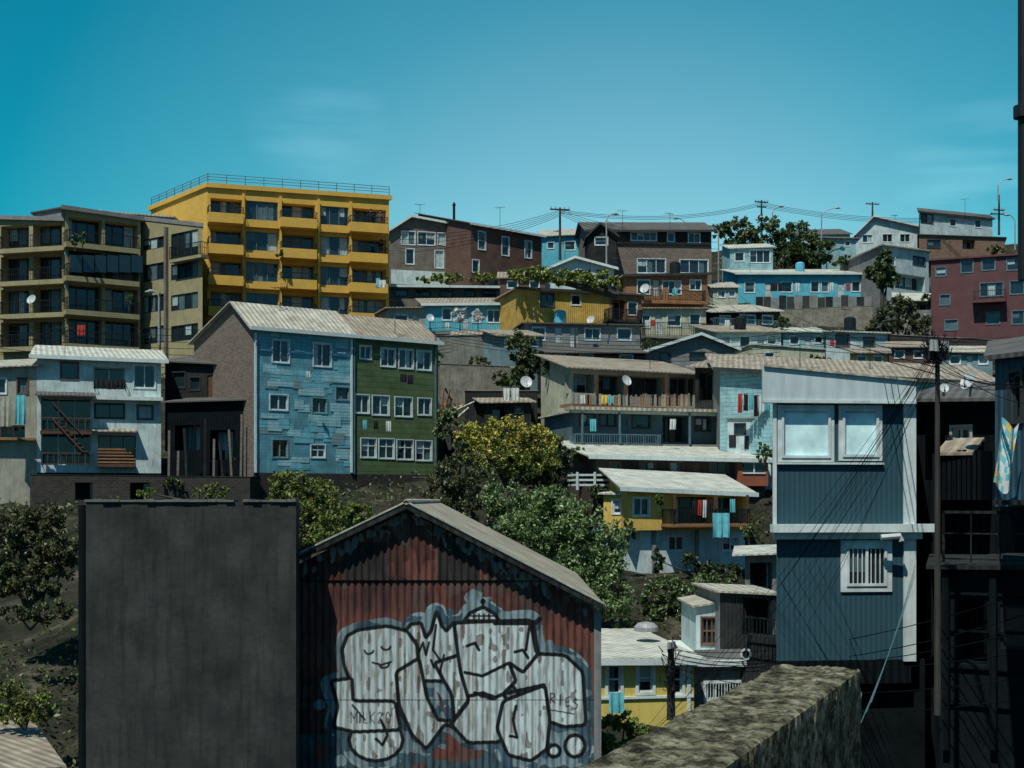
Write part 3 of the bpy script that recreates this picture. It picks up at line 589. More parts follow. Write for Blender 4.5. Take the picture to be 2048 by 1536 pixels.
House('shed','dark plank shed on the rubble slope','shed',(968,79),(1062,79.5),(806,804),842,3,wall=DARKW,roof=('mono',797,.3),roofmat=TINR,op=[('o',985,815,1010,840,{'c':0}),('w',1030,814,1045,826)],frame=FRD)
House('house','brown board hut with rusty roof','house',(1778,97),(1856,97),(694,694),728,3,BL=(1778,100),wall=BROWN,roof=('mono',685,.3),roofmat=TINR,op=[('w',1790,702,1808,716),('w',1828,702,1844,716)])
House('house','grey-blue board hut beneath maroon house','house',(1884,92),(1985,91),(704,706),748,3,BL=(1884,95),wall=GREYP,roof=('mono',694,.3),roofmat=TIN,op=[('w',1900,712,1920,728),('d',1934,712,1945,742),('w',1958,712,1975,728)])
House('house','small ochre hut with tin roof','house',(1700,92),(1775,92),(706,706),745,3,BL=(1700,95),wall=YELW,roof=('mono',698,.3),roofmat=TINR,op=[('w',1715,712,1732,728),('w',1748,712,1764,726)])
House('shed','pale lean-to shed on the concrete terrace','shed',(905,96),(965,96),(690-18,672),668+30,3,wall=CYANL,roof=('mono',664,.25),roofmat=TINR,op=[('w',915,678,928,688),('d',940,676,949,694)],carve=False)
# --- middle beige house with verandah
HV=House('house','beige house with rust-streaked roof and cluttered timber verandah','house',(1143,75),(1392,79),(735,748),818,7,BL=(1082,82),wall=BEIGE,side=CREAM,roof=('mono',718,.45),roofmat=TINR,ext=1,op=[('o',1147,748,1188,786,{'c':.7,'f':FRW}),('o',1196,750,1248,790,{'c':.2}),('o',1256,753,1330,795,{'c':.0,'f':FRB}),('w',1340,757,1372,790,{'nv':2}),('d',1376,757,1388,805,{'m':DOORB})],frame=FRB)
HV.slab(1140,1400,812,818,1.2,WOOD); HV.posts([1195,1252,1334],748,812,1.1,DOORB,.06)
mb=MB()
for i in range(52):
    x=1146+i*4.8; s=HV.hit(x,H,1.2)[0]; z0=HV.hit(x,812,1.2)[1]; z1=HV.hit(x,random.uniform(786,794),1.2)[1]; mb.box(HV.P(s,z0,1.17),HV.u*.12,HV.n*.03,HV.UP*(z1-z0),random.choice((BEIGE,WOOD,GREYW,DARKW)))
mb.obj('verandah_fence',HV.root)
HV2=House('house','grey-blue lower storey with long white canopy and doors','house',(1150,72),(1470,74.5),(824,832),892,6,wall=M('grey_blue_wall',(.07,.12,.14),var=.3),roof=('flat',.1,.3),roofmat=TINW,fascia=TRIM,op=[('w',1200,826,1232,852,{'c':.4}),('w',1265,826,1300,856,{'c':.2}),('d',1235,832,1255,880,{'m':M('blue_door',(.07,.16,.2))}),('o',1325,832,1376,884,{'c':0}),('w',1390,836,1420,862,{'nv':2}),('w',1160,828,1190,850,{'nv':2})],frame=FRD,ext=2)
HV2.slab(1140,1474,816,822,1.1,TIN,name='canopy'); HV2.posts([1165,1240,1380,1450],824,888,1.0,METB,.05); HV2.rail(1150,1320,888,868,1.0,METB)
HV2.slab(1148,1470,888,896,.8,GREYW)
# --- long roof house
HR=House('house','pale board house beneath a long corrugated roof with laundry','house',(1440,71),(1990,62),(736,770),836,5.5,BL=(1425,77),wall=CYANL,side=GREYW,roof=('mono',722,.5),roofmat=TINR,ext=2,op=[('w',1450,752,1462,776),('w',1475,752,1503,776,{'nv':2,'f':METB}),('o',1510,754,1528,800,{'c':0})],frame=FRD,fascia=FRD)
HRb=House('house','white and black painted lower wall beside laundry','house',(1455,70.3),(1542,69.5),(838,838),900,5,wall=WHITE,roof=('flat',.06,.1),roofmat=CONC,op=[('w',1470,848,1490,868),('o',1500,845,1530,880,{'c':0})],frame=FRD)
for (x0,y0,x1,y1) in ((1458,870,1472,895),(1490,872,1498,898),(1534,842,1541,880)): HRb.panel(x0,y0,x1,y1,DARKW,.03,'painted_panel')
HR2=House('house','beige lean-to with rusty roof between verandah houses','house',(1390,77),(1445,76),(732,736),820,5,wall=DARKW,roof=('mono',712,.4),roofmat=TINR,op=[('o',1398,745,1438,800,{'c':.2})],frame=FRB)
for i,(x,y,w,hh,c) in enumerate(((1476,787,9,38,RED),(1487,787,9,34,CLB),(1498,788,9,30,CLC),(1508,790,10,42,CLB),(1515,792,14,30,CLW),(1528,794,9,26,CLC),(1484,790,5,20,CLW))): cloth(x,y,x+w,y+hh,69.0,c,'garment drying on a line below a long roof')
line(1470,786,69.0,1542,790,69.0,.05,.01,'clothes_line','clothes line strung along a house wall','clothes line',CLW,'clothes lines')
# --- white roof house & yellow house
HWR=House('house','dark verandah house under a wide white corrugated roof','house',(1192,66),(1530,68),(912,920),975,7,wall=M('dark_red_brown_wall',(.05,.035,.03),var=.3),roof=('mono',888,.55),roofmat=TINW,fascia=TRIM,ext=2,op=[('w',1220,925,1240,942),('w',1280,924,1310,944,{'nv':2}),('w',1340,924,1365,945),('d',1385,925,1402,968,{'m':DOORB}),('w',1420,925,1455,946,{'nv':2})],frame=FRB)
HWR.panel(1470,922,1530,972,M('orange_red_wall',(.26,.08,.045),var=.25),.4,'side_room'); HWR.panel(1480,926,1522,946,GLASS,.43,'side_window')
for z in (948,958,968): HWR.slab(1152,1255,z,z+4,1.6,TRIM,name='deck_rail_board')
HWR.posts([1155,1190,1225,1254],944,980,1.65,TRIM,.05)
for a,b in ((1481,1522),): 
    HWR.panel(a-2,924,b+2,927,FRW,.45,'side_window_frame'); HWR.panel(a-2,945,b+2,948,FRW,.45,'side_window_frame'); HWR.panel(1500,927,1503,945,FRW,.45,'side_window_frame')
HQ=House('house','yellow house with corrugated roof, balcony and white lower floor','house',(1255,59),(1495,61),(975,987),1052,6.5,BL=(1215,65),wall=YELW,side=YELW,roof=('mono',946,.45),roofmat=TINW,fascia=TRIM,ext=.2,op=[('w',1267,996,1298,1031,{'c':1,'nv':2}),('o',1350,994,1430,1048,{'c':.15,'f':FRD}),('d',1326,997,1346,1048,{'m':YELW}),('o',1436,994,1486,1048,{'c':.2,'f':CYANP})])
HQw=House('house','yellow side annex with two white windows','house',(1207,61.5),(1256,60.6),(988,990),1056,3,wall=YELW,roof=('mono',978,.2),roofmat=TINW,ext=.2,op=[('w',1226,1000,1254,1027,{'c':1,'nv':2})])
HQ.slab(1345,1500,1048,1054,1.2,WOOD); HQ.rail(1347,1499,1048,1018,1.2,METD,spacing=.12); HQ.posts([1350,1432,1496],990,1048,1.15,DOORB,.05)
HQ2=House('house','white rendered lower storey with faded mural','house',(1280,59.6),(1490,61.4),(1056,1056),1142,5.5,wall=WHITE,roof=('flat',.02,.05),roofmat=CONC,ext=2,op=[('w',1337,1072,1367,1101,{'nv':2}),('w',1445,1074,1476,1101,{'nv':2})])
HQ2.panel(1303,1058,1310,1142,GREYW,.1,'pilaster'); HQ2.panel(1390,1058,1396,1142,GREYW,.1,'pilaster')
for x,y,w,hh,c,c2 in ((1425,1026,34,48,CLC,CLC),(1396,1000,8,30,RED,None),(1406,1000,8,34,CLW,None),(1384,1000,9,28,CLB,None),(1460,998,10,26,CLC,None),(1418,1000,8,24,CLB,None)): cloth(x,y,x+w,y+hh,57.6,c,'bright garment hanging over balcony edge of yellow house',mat2=c2)
# --- bottom yellow house and neighbours
HZ=House('house','bright yellow house with tall white windows and pale tin roof','house',(1188,42),(1388,42.6),(1318,1318),1440,7,wall=YELL,roof=('mono',1262,.3),roofmat=TINW,fascia=TRIM,ext=3,op=[('w',1216,1330,1241,1388,{'nv':1,'h':.5,'ct':.1,'c':.8}),('w',1277,1328,1305,1384,{'nv':1,'h':.5,'ct':.1,'c':.8}),('w',1345,1330,1364,1388,{'nv':1,'h':.5,'ct':.1,'c':.8})])
HZ.panel(1190,1392,1386,1397,TRIM,.06,'belt_course'); HZ.posts([1378],1322,1440,.05,TRIM,.06)
HZ2=House('house','grey house with white cornice and wide barred window','house',(1388,44),(1552,44.5),(1328,1328),1440,6,wall=GREYW,roof=('flat',.15,.2),roofmat=TRIM,op=[('w',1412,1366,1490,1398,{'nv':4,'ct':.1,'c':.2,'bars':14}),('o',1505,1350,1535,1400,{'c':0})],fascia=TRIM)
HZ2.panel(1388,1298,1550,1322,GREYW,.05,'parapet')
cc=W(1492,1308,43.9); mb=MB()
for j in range(16):
    a=2*math.pi*j/16;b=2*math.pi*(j+1)/16; r0,r1=.13,.2
    mb.face([cc+Vector((r0*math.cos(a),0,r0*math.sin(a))),cc+Vector((r1*math.cos(a),0,r1*math.sin(a))),cc+Vector((r1*math.cos(b),0,r1*math.sin(b))),cc+Vector((r0*math.cos(b),0,r0*math.sin(b)))],TRIM)
mb.obj('round_ornament',HZ2.root)
House('house','weathered grey house with glazed panes and dark balcony','house',(1440,45),(1556,43),(1185,1190),1310,6,BL=(1395,50),wall=DARKW,side=GREYW,roof=('mono',1172,.3),roofmat=TIN,op=[('o',1486,1198,1552,1272,{'c':.1})],frame=FRD).rail(1484,1556,1272,1235,.5,METD)
House('house','white small house with gridded window','house',(1392,46),(1440,46),(1215,1205),1310,4,wall=WHITE,roof=('mono',1195,.15),roofmat=TIN,op=[('w',1404,1236,1434,1288,{'nv':3,'h':.5,'f':FRB})])
mb=MB(); c=W(1292,1262,46); mb.tube([c,c+Vector((0,0,.15)),c+Vector((0,0,.28)),c+Vector((0,0,.33))],[.42,.42,.3,.05],METG,16).obj('water_tank',label='round grey water tank lid on a tin roof',category='water tank')
for (x,y,d_,m_) in ((1230,540,110,METD),(1600,545,131,CYANP),(1700,660,103,METD),(985,575,113,METD),(1120,648,97,CYANP),(1480,660,101,METD),(1800,462,153,METD),(1350,548,109,METD)):
    barrel(x,y,d_,m_,'round plastic water tank on a house roof')
# --- blue corrugated house (near)
BH=House('house','dark blue corrugated house with white trim and large windows','house',(1553,27),(1822,27.3),(802,806),1322,5,BL=(1556,32),wall=TEAL,roof=('flat',.05,.05),roofmat=TRIM,ext=.5,found=BLACKW,trim=True,rec=.03,op=[
 ('w',1562,818,1660,916,{'nv':1,'m':BLIND,'t':.05,'ct':.08}),('w',1684,818,1756,914,{'nv':1,'m':BLIND,'t':.05,'ct':.08}),('w',1692,1092,1772,1172,{'nv':2,'c':.3,'ct':.12,'bars':9})])
BH.panel(1553,925,1766,929,TRIM,.07,'window_sill'); BH.panel(1806,806,1830,1322,TRIM,.06,'corner_trim'); BH.panel(1545,806,1552,1048,TRIM,.05,'corner_trim')
BH.panel(1540,1048,1870,1064,TRIM,.25,'belt_course'); BH.panel(1545,1064,1840,1078,TRIM,.12,'belt_course')
mb=MB(); PO=.16
s0=BH.hit(1526,H,PO)[0]; s1=BH.hit(1832,H,PO)[0]; z0=BH.hit(1600,800,PO)[1]; za=BH.hit(1526,732,PO)[1]; zb_=BH.hit(1832,762,PO)[1]
A_=[BH.P(s0,z0,PO),BH.P(s1,z0,PO),BH.P(s1,zb_,PO),BH.P(s0,za,PO)]; B_=[p-BH.n*.08 for p in A_]
mb.face(A_,PANELW); mb.face(B_,PANELW)
for i in range(4): mb.face([A_[i],A_[(i+1)%4],B_[(i+1)%4],B_[i]],PANELW)
mb.obj('parapet_panel',BH.root); MB().box(BH.P(s0,z0-.06,.0),BH.u*(s1-s0),BH.n*(PO+.04),BH.UP*.058,TRIM).obj('soffit',BH.root)
bk=BH.back*1.03+Vector((.1,0,-.35)); a_=BH.P(s0,za+.03,PO+.05); b_=BH.P(s1,zb_+.03,PO+.05)
mb=MB(); mb.slab(a_,b_,b_+bk,a_+bk,.04,TIN); mb.obj('roof_sheet',BH.root)
mb=MB(); mb.tube([W(1762,1075,26.9),W(1800,1072,26.9),W(1803,1082,26.9)],.06,DISH,8).obj('drain_pipe',BH.root)
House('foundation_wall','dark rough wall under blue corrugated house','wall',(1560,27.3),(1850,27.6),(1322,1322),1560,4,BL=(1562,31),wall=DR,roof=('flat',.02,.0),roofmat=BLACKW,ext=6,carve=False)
# --- right dark structures
DK=House('house','dark timber shed with sheet awning beside blue house','house',(1832,29),(2000,28),(800,800),1100,4,wall=BLACKW,roof=('mono',770,.4),roofmat=TIND,ext=8,op=[('w',1905,855,1940,905,{'nv':2,'f':METG}),('o',1850,870,1890,960,{'c':0})],frame=FRD,carve=False)
DK.slab(1870,1945,905,935,1.0,TINR,name='awning',drop=.35)
for i in range(10): DK.panel(1888+i*10,908+random.uniform(-8,8),1895+i*10,1000,BLACKW,.9+.01*i,'fence_board')
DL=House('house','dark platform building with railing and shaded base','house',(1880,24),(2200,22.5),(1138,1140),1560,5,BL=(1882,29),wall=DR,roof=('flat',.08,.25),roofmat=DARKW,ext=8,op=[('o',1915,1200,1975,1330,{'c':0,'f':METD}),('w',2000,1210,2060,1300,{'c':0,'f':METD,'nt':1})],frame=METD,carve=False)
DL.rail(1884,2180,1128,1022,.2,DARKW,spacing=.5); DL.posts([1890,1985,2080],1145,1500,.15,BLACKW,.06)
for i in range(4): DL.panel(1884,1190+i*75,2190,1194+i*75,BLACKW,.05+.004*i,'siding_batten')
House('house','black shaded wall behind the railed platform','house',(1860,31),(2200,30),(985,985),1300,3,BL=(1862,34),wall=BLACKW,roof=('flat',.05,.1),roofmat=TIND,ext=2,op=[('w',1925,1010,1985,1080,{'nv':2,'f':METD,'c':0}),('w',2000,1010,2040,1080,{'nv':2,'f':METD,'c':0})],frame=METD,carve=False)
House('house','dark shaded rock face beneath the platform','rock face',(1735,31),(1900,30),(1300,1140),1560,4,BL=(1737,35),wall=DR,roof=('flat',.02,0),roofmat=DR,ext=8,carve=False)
BR=House('house','blue painted house end with dark tin roof','house',(1990,20),(2160,18),(715,700),1000,5,BL=(1993,25),wall=M('deep_blue_wall',(.03,.10,.15),'corr',pitch=.15),roof=('mono',680,.3),roofmat=TIND,ext=.1,op=[('w',2022,745,2044,840,{'nv':1,'f':FRD})],frame=FRD,carve=False)
BR.slab(1985,2160,1000,1010,.3,DARKW,name='floor_beam')
mb=MB(); nx=10;ny=20
CL=[CLW,CLC,CLW,CLY,CLC,CLW,CLC,CLW,CLC,CLW]
def tp(i,j): fx=i/nx;fy=j/ny; p=W(2034-44*fx*.6-fy*18+(fx-.5)*-8,846+130*fy+12*math.sin(fx*5),19); p.y+=.04*math.sin(fx*9+fy*3); return p
for i in range(nx):
    for j in range(ny): mb.face([tp(i,j),tp(i+1,j),tp(i+1,j+1),tp(i,j+1)],CL[(j//2+(i*3//5))%10])
mb.obj('beach_towel',label='patterned beach towel hanging from blue house',category='towel')
MB().tube([W(2046,-200,12),W(2046,210,12),W(2046,212,12),W(2046,236,12),W(2046,238,12),W(2046,560,12)],[.045,.045,.085,.085,.045,.045],METD,10).obj('metal_pole',label='dark vertical metal pole with collar',category='pole')
dish(1940,762,27,.2,-1.1,'grey satellite dish on dark shed roof')
for (x,y,d_,r) in ((198,430,97,.4),(64,600,94,.35),(1052,765,78,.36),(1252,762,73,.3),(1290,578,106,.4),(1888,777,28,.1),(860,636,100,.3),(1182,640,94,.3)): dish(x,y,d_,r,random.uniform(-.6,.6))
for (x,y,d_,h_) in ((840,440,118,2),(1000,452,118,2.4),(1245,455,120,2.2),(1340,455,120,1.8),(1130,520,109,2),(1390,552,108,1.8),(900,600,103,2),(1100,575,98,2.2),(1500,540,129,2),(1690,540,129,1.8),(1790,460,151,2.4),(1930,426,144,2.2),(1900,512,111,2),(560,630,73,2.2),(790,650,75,2),(130,700,73,1.8),(1300,722,78,2),(1690,655,101,2),(1180,530,108,2),(1460,655,100,1.8),(1740,722,68,1.6),(1600,715,69,1.6)): antenna(x,y,d_,h_)
House('house','low shed with pale corrugated roof amid shrubs','shed',(-60,34),(106,35),(1545,1535),1600,6,wall=CREAM,roof=('mono',1442,.3),roofmat=TINR)
# --- retaining walls on the slope
House('retaining_wall','grey stained concrete retaining wall under blue house','retaining wall',(872,93),(1010,94),(672,670),725,3,wall=CONC,roof=('flat',.06,.05),roofmat=CONC,ext=3)
House('retaining_wall','pale eroded retaining wall among shrubs','retaining wall',(880,87),(1060,88),(728,735),790,3,wall=ROCK,roof=('flat',.04,.03),roofmat=ROCK,ext=2)
House('retaining_wall','low block wall with hanging laundry','retaining wall',(930,82),(1075,82),(782,782),815,3,wall=DARKW,roof=('flat',.05,.05),roofmat=CONC,ext=3)
House('retaining_wall','dark stone wall below maroon house','retaining wall',(1745,104),(1990,102),(668,680),740,3,BL=(1745,107),wall=BRICKD,roof=('flat',.05,.05),roofmat=CONC,ext=3)
for i in range(12):
    a=W(890+random.uniform(-12,30),random.uniform(800,850),76+random.random()*2); b=a+Vector((random.uniform(-.5,1.6),random.uniform(-.3,.6),random.uniform(.2,1.6)))
    MB().tube([a,b],.06,WOOD if i%2 else TIN,4).obj('timber_plank',label='loose grey timber plank on rubble slope',category='plank',group='loose planks on the slope')
# ================================================================== FOREGROUND
D0=22.0
apx,apy=815,1022; lx,ly=597,1128; rx_,ry_=1188,1212
nx=540; ny=400; ybot=1640
def topy(px): 
    return np.where(px<apx, ly+(apy-ly)*(px-lx)/(apx-lx), apy+(ry_-apy)*(px-apx)/(rx_-apx))
PX=np.linspace(lx,rx_,nx+1); TY=topy(PX); V_=np.linspace(0,1,ny+1)
GX=np.repeat(PX[:,None],ny+1,1); GY=TY[:,None]+(ybot-TY[:,None])*V_[None,:]
per=14.2
off=.016*np.sin(GX/per*2*np.pi)
off+= np.where((GY<1162),-.03,0)
Xw=(GX-1024)/F*D0; Zw=(H-GY)/F*D0; Yw=D0+off
def smooth(P,it=1,k=.1):
    P=[np.array(p,float) for p in P]
    for _ in range(it):
        Q=[]
        for i in range(len(P)):
            a=P[i];b=P[(i+1)%len(P)]; Q+= [a*(1-k)+b*k,a*k+b*(1-k)]
        P=Q
    return np.array(P)
def inside(P):
    r=np.zeros(GX.shape,bool); n=len(P)
    for i in range(n):
        x1,y1=P[i];x2,y2=P[(i+1)%n]
        c=((y1>GY)!=(y2>GY))&(GX<(x2-x1)*(GY-y1)/((y2-y1) if y2!=y1 else 1e-9)+x1); r^=c
    return r
def sdist(P,close=True):
    m=np.full(GX.shape,1e9); n=len(P)
    for i in range(n if close else n-1):
        x1,y1=P[i];x2,y2=P[(i+1)%n]; dx,dy=x2-x1,y2-y1; l=dx*dx+dy*dy+1e-9
        t=np.clip(((GX-x1)*dx+(GY-y1)*dy)/l,0,1); m=np.minimum(m,np.hypot(GX-x1-t*dx,GY-y1-t*dy))
    return m
gr=np.random.default_rng(3)
def vnoise(sx,sy,seed):
    g=np.random.default_rng(seed).random((140,140)); x=(GX/sx)%138; y=(GY/sy)%138; xi=x.astype(int); yi=y.astype(int); fx=x-xi; fy=y-yi
    fx=fx*fx*(3-2*fx); fy=fy*fy*(3-2*fy)
    return (g[xi,yi]*(1-fx)*(1-fy)+g[xi+1,yi]*fx*(1-fy)+g[xi,yi+1]*(1-fx)*fy+g[xi+1,yi+1]*fx*fy)
n1=vnoise(40,60,1); n2=vnoise(9,40,2); n3=vnoise(9,12,4); n4=vnoise(80,20,5)
Cc=np.zeros(GX.shape+(3,)); 
rust=np.array((.125,.048,.038)); rustd=np.array((.04,.023,.022))
t=np.clip((n1*.6+n2*.4-.35)*2.2,0,1)[...,None]; Cc=rust*(1-t)+rustd*t
pt_=(vnoise(30,45,31)>.68)[...,None]; Cc=np.where(pt_,Cc*.5+np.array((.06,.05,.045))*.6,Cc)
up=(GY<1160)
k=(up&(vnoise(14,30,9)>.55))[...,None]; Cc=np.where(k,Cc*.55,Cc)
for a,b,c_,e_ in ((690,1085,775,1160),(875,1085,960,1160)): 
    k=((GX>a)&(GX<c_)&(GY>b)&(GY<e_))[...,None]; Cc=np.where(k,np.array((.016,.014,.014))*(1+n2[...,None]),Cc)
flk=((GY-topy(GX))<10+30*n2)&(n3>.45); Cc=np.where(flk[...,None],np.array((.15,.165,.155)),Cc)
polys=[
 [(808,1266),(822,1248),(842,1246),(852,1276),(862,1262),(873,1222),(884,1252),(893,1262),(908,1244),(924,1345),(908,1362),(828,1362),(822,1312)],
 [(684,1300),(694,1272),(716,1260),(775,1252),(814,1262),(834,1290),(838,1332),(824,1358),(804,1376),(832,1420),(858,1446),(884,1450),(853,1496),(812,1440),(784,1408),(700,1408),(700,1362),(688,1330)],
 [(662,1362),(704,1356),(706,1402),(790,1402),(802,1460),(708,1464),(666,1454),(676,1412)],
 [(792,1344),(838,1316),(854,1395),(876,1440),(908,1442),(904,1390),(868,1326),(924,1308),(940,1385),(956,1444),(930,1466),(890,1448),(853,1498),(824,1470),(798,1410)],
 [(1030,1306),(1130,1310),(1166,1344),(1172,1450),(1128,1454),(1090,1440),(1088,1374),(1040,1392),(1010,1350)],
 [(908,1246),(950,1244),(1066,1240),(1076,1308),(1046,1345),(1018,1325),(1032,1362),(1006,1388),(1024,1412),(1002,1484),(936,1486),(902,1449),(938,1402),(920,1340)],
 [(1006,1402),(1090,1370),(1100,1440),(1094,1498),(1062,1522),(1016,1510),(994,1458)],
 [(928,1242),(940,1226),(966,1214),(990,1228),(998,1242)],
]
circ=lambda cx,cy,rx,ry:[(cx+rx*math.cos(a*math.pi/8),cy+ry*math.sin(a*math.pi/8)) for a in range(16)]
polys.insert(1,circ(752,1480,54,42)); polys.append(circ(1150,1492,20,22)); polys.append(circ(1108,1502,12,12))
SP=[smooth(p,2,.08) for p in polys]
mind=np.full(GX.shape,1e9); 
for P in SP: mind=np.minimum(mind,np.where(inside(P),0,sdist(P)))
for q in range(110):
    P=SP[gr.integers(len(SP))]; p=P[gr.integers(len(P))]; a=gr.random()*6.28; r=gr.uniform(5,15); cx=p[0]+36*math.cos(a); cy=p[1]+30*math.sin(a)
    mind=np.minimum(mind,np.where(np.hypot(GX-cx,GY-cy)<r,14,1e9))
halo=mind<17+12*(n1-.4); hc=np.array((.045,.09,.12))*(.5+.8*n1[...,None]); hl=np.array((.16,.23,.255))*(.6+.6*n1[...,None])
Cc=np.where(halo[...,None],np.where((vnoise(26,22,12)>.5)[...,None],hl,hc),Cc)
edge=(halo&(mind>14)&(n3>.45)&(n1>.45)); Cc=np.where(edge[...,None],np.array((.22,.28,.3)),Cc)
low=(GY>1440+70*n4)&(n1>.3)&~halo; Cc=np.where(low[...,None],np.array((.035,.065,.08))*(.6+n2[...,None]),Cc)
INK=np.array((.006,.008,.010))
def ink(dm,w): 
    global Cc
    a=np.clip((w-dm)/1.2+.5,0,1)[...,None]; Cc=Cc*(1-a)+INK*a
for P in SP:
    fl=inside(P)[...,None]; white=np.array((.47,.55,.56))*(.72+.35*n2[...,None])*(.85+.25*n1[...,None])
    worn=(n2*.6+n3*.4>.70)[...,None]; white=np.where(worn,np.array((.2,.2,.19)),white)
    rs=(vnoise(7,90,21)>.84)[...,None]; white=np.where(rs,white*np.array((.72,.6,.52)),white)
    Cc=np.where(fl,white,Cc); ink(sdist(P),3.9)
def st(pts,w=2.2): ink(sdist(np.array(pts,float),False),w)
arc=lambda cx,cy,rx,ry,a0,a1:[(cx+rx*math.cos(math.radians(a0+(a1-a0)*i/8)),cy+ry*math.sin(math.radians(a0+(a1-a0)*i/8))) for i in range(9)]
st(arc(738,1300,9,8,10,170)); st(arc(772,1292,9,8,10,170)); st([(745,1325),(762,1330),(782,1324)]); st(arc(768,1328,10,8,0,180)); 
st([(934,1292),(950,1286),(958,1300)],3.2); st([(1030,1304),(1046,1300),(1056,1316)],3.2)
st([(930,1345),(965,1352),(1018,1326)],3.4); st([(950,1386),(985,1398),(1006,1388),(1088,1370)],4); st([(1032,1412),(1026,1440),(1034,1475),(1020,1472)],3)
st([(940,1392),(965,1386),(990,1395)],4); st([(705,1410),(730,1440)],2); st([(902,1447),(936,1402)],4); st([(1060,1244),(1052,1300)],3)
st([(762,1440),(775,1470),(765,1490),(752,1478)],3); st([(832,1280),(838,1305),(846,1285),(852,1310),(858,1285)],2.5); st([(872,1250),(866,1300),(880,1320)],2.5); st([(888,1310),(880,1345)],2.5); st([(862,1320),(868,1335),(876,1322)],2.5)
for x in (948,958,968,978): st([(x,1228),(x,1240)],1.8)
st([(936,1232),(992,1232)],1.8); st([(966,1214),(966,1200)],2.5); st(arc(966,1203,4,4,0,360),2); st([(990,1246),(1070,1246),(1080,1238)],5); st([(1072,1302),(1062,1248)],4)
def glyph(segs,ox,oy,w,h,lw=1.7):
    for s in segs: st([(ox+x*w,oy+y*h) for x,y in s],lw)
Gl={'M':[[(0,1),(0,0),(.5,.6),(1,0),(1,1)]],'I':[[(.5,0),(.5,1)]],'L':[[(.1,0),(.1,1),(.9,1)]],'K':[[(.1,0),(.1,1)],[(.9,0),(.1,.55),(.9,1)]],'2':[[(.1,.2),(.5,0),(.9,.25),(.1,1),(.9,1)]],'0':[[(.5,0),(.9,.4),(.8,.9),(.4,1),(.1,.6),(.2,.1),(.5,0)]],
 'R':[[(.1,1),(.1,0),(.8,.1),(.8,.4),(.1,.55),(.9,1)]],'E':[[(.9,0),(.2,.1),(.15,.5),(.7,.5),(.15,.5),(.2,.95),(.9,.9)]],'S':[[(.9,.1),(.4,0),(.1,.25),(.9,.6),(.7,.95),(.1,1)]]}
for (ch,ox,w_) in (('M',702,12),('I',716,7),('L',726,9),('K',739,11),('2',755,10),('0',771,11)): glyph(Gl[ch],ox,1424,w_,22,1.0)
for i,ch in enumerate('RIES'): glyph(Gl[ch],1100+i*15,1386+i*4,11,20,1.2)
st([(1102,1420),(1148,1428)],1.2)
sm=(np.abs(GY-1400)<1.2)|(np.abs(GY-1162)<1.8); Cc=np.where(sm[...,None],Cc*.4,Cc)
me=bpy.data.meshes.new('front_wall'); nV=(nx+1)*(ny+1); idx=np.arange(nV).reshape(nx+1,ny+1)
orig=np.array(W(lx,ybot,D0))
co=np.stack([Xw,Yw,Zw],-1).reshape(-1,3)-orig
q=np.stack([idx[:-1,1:],idx[1:,1:],idx[1:,:-1],idx[:-1,:-1]],-1).reshape(-1,4); nf=len(q)
me.vertices.add(nV); me.vertices.foreach_set('co',co.ravel().astype(np.float32)); me.loops.add(nf*4); me.loops.foreach_set('vertex_index',q.ravel().astype(np.int32))
me.polygons.add(nf); me.polygons.foreach_set('loop_start',np.arange(0,nf*4,4,dtype=np.int32)); me.polygons.foreach_set('loop_total',np.full(nf,4,dtype=np.int32)); me.polygons.foreach_set('use_smooth',np.ones(nf,bool)); me.update(calc_edges=True)
at=me.attributes.new('paint','FLOAT_COLOR','POINT'); at.data.foreach_set('color',np.concatenate([Cc.reshape(-1,3),np.ones((nV,1))],1).ravel().astype(np.float32))
gm=bpy.data.materials.new('graffiti_painted_rusty_metal'); gm.use_nodes=True; Nn=gm.node_tree.nodes; Ln=gm.node_tree.links; bs=Nn['Principled BSDF']; bs.inputs['Roughness'].default_value=.75; bs.inputs['Specular IOR Level'].default_value=.25
an=Nn.new('ShaderNodeAttribute'); an.attribute_name='paint'; tc=Nn.new('ShaderNodeTexCoord'); mp=Nn.new('ShaderNodeMapping'); mp.inputs['Scale'].default_value=(14,14,2.5); nz=Nn.new('ShaderNodeTexNoise'); nz.inputs['Scale'].default_value=1.2; nz.inputs['Detail'].default_value=8
Ln.new(tc.outputs['Object'],mp.inputs[0]); Ln.new(mp.outputs[0],nz.inputs[0]); rr=Nn.new('ShaderNodeValToRGB'); rr.color_ramp.elements[0].position=.33; rr.color_ramp.elements[0].color=(.55,.5,.47,1); rr.color_ramp.elements[1].position=.5; Ln.new(nz.outputs[0],rr.inputs[0])
mx=Nn.new('ShaderNodeMix'); mx.data_type='RGBA'; mx.blend_type='MULTIPLY'; mx.inputs[0].default_value=1; Ln.new(an.outputs['Color'],mx.inputs[6]); Ln.new(rr.outputs[0],mx.inputs[7]); Ln.new(mx.outputs[2],bs.inputs['Base Color'])
me.materials.append(gm)
sh=empty('shed',orig,'rusty red corrugated shed with graffiti-painted gable wall','shed')
fw=bpy.data.objects.new('front_wall',me); COL.objects.link(fw); fw.parent=sh; fw['label']='corrugated gable wall painted with white bubble-letter graffiti'
RUST=M('rusty_red_metal',(.08,.032,.026),'corr',pitch=.12); RIDGE=M('worn_roof_edge',(.42,.42,.35),var=.5,dirtamt=.8); RFG=M('old_galvanised_roof',(.36,.35,.28),'corr',pitch=.12,dirtamt=.7,dirt=(.10,.065,.045))
BK=9.0
def wp(px,py,dy=0): p=W(px,py,D0); p.y+=dy; return p
mb=MB()
for x,y in ((lx,ly),(rx_,ry_)): mb.face([wp(x,y,0.03),wp(x,y,BK),wp(x,ybot,BK),wp(x,ybot,.03)],RUST)
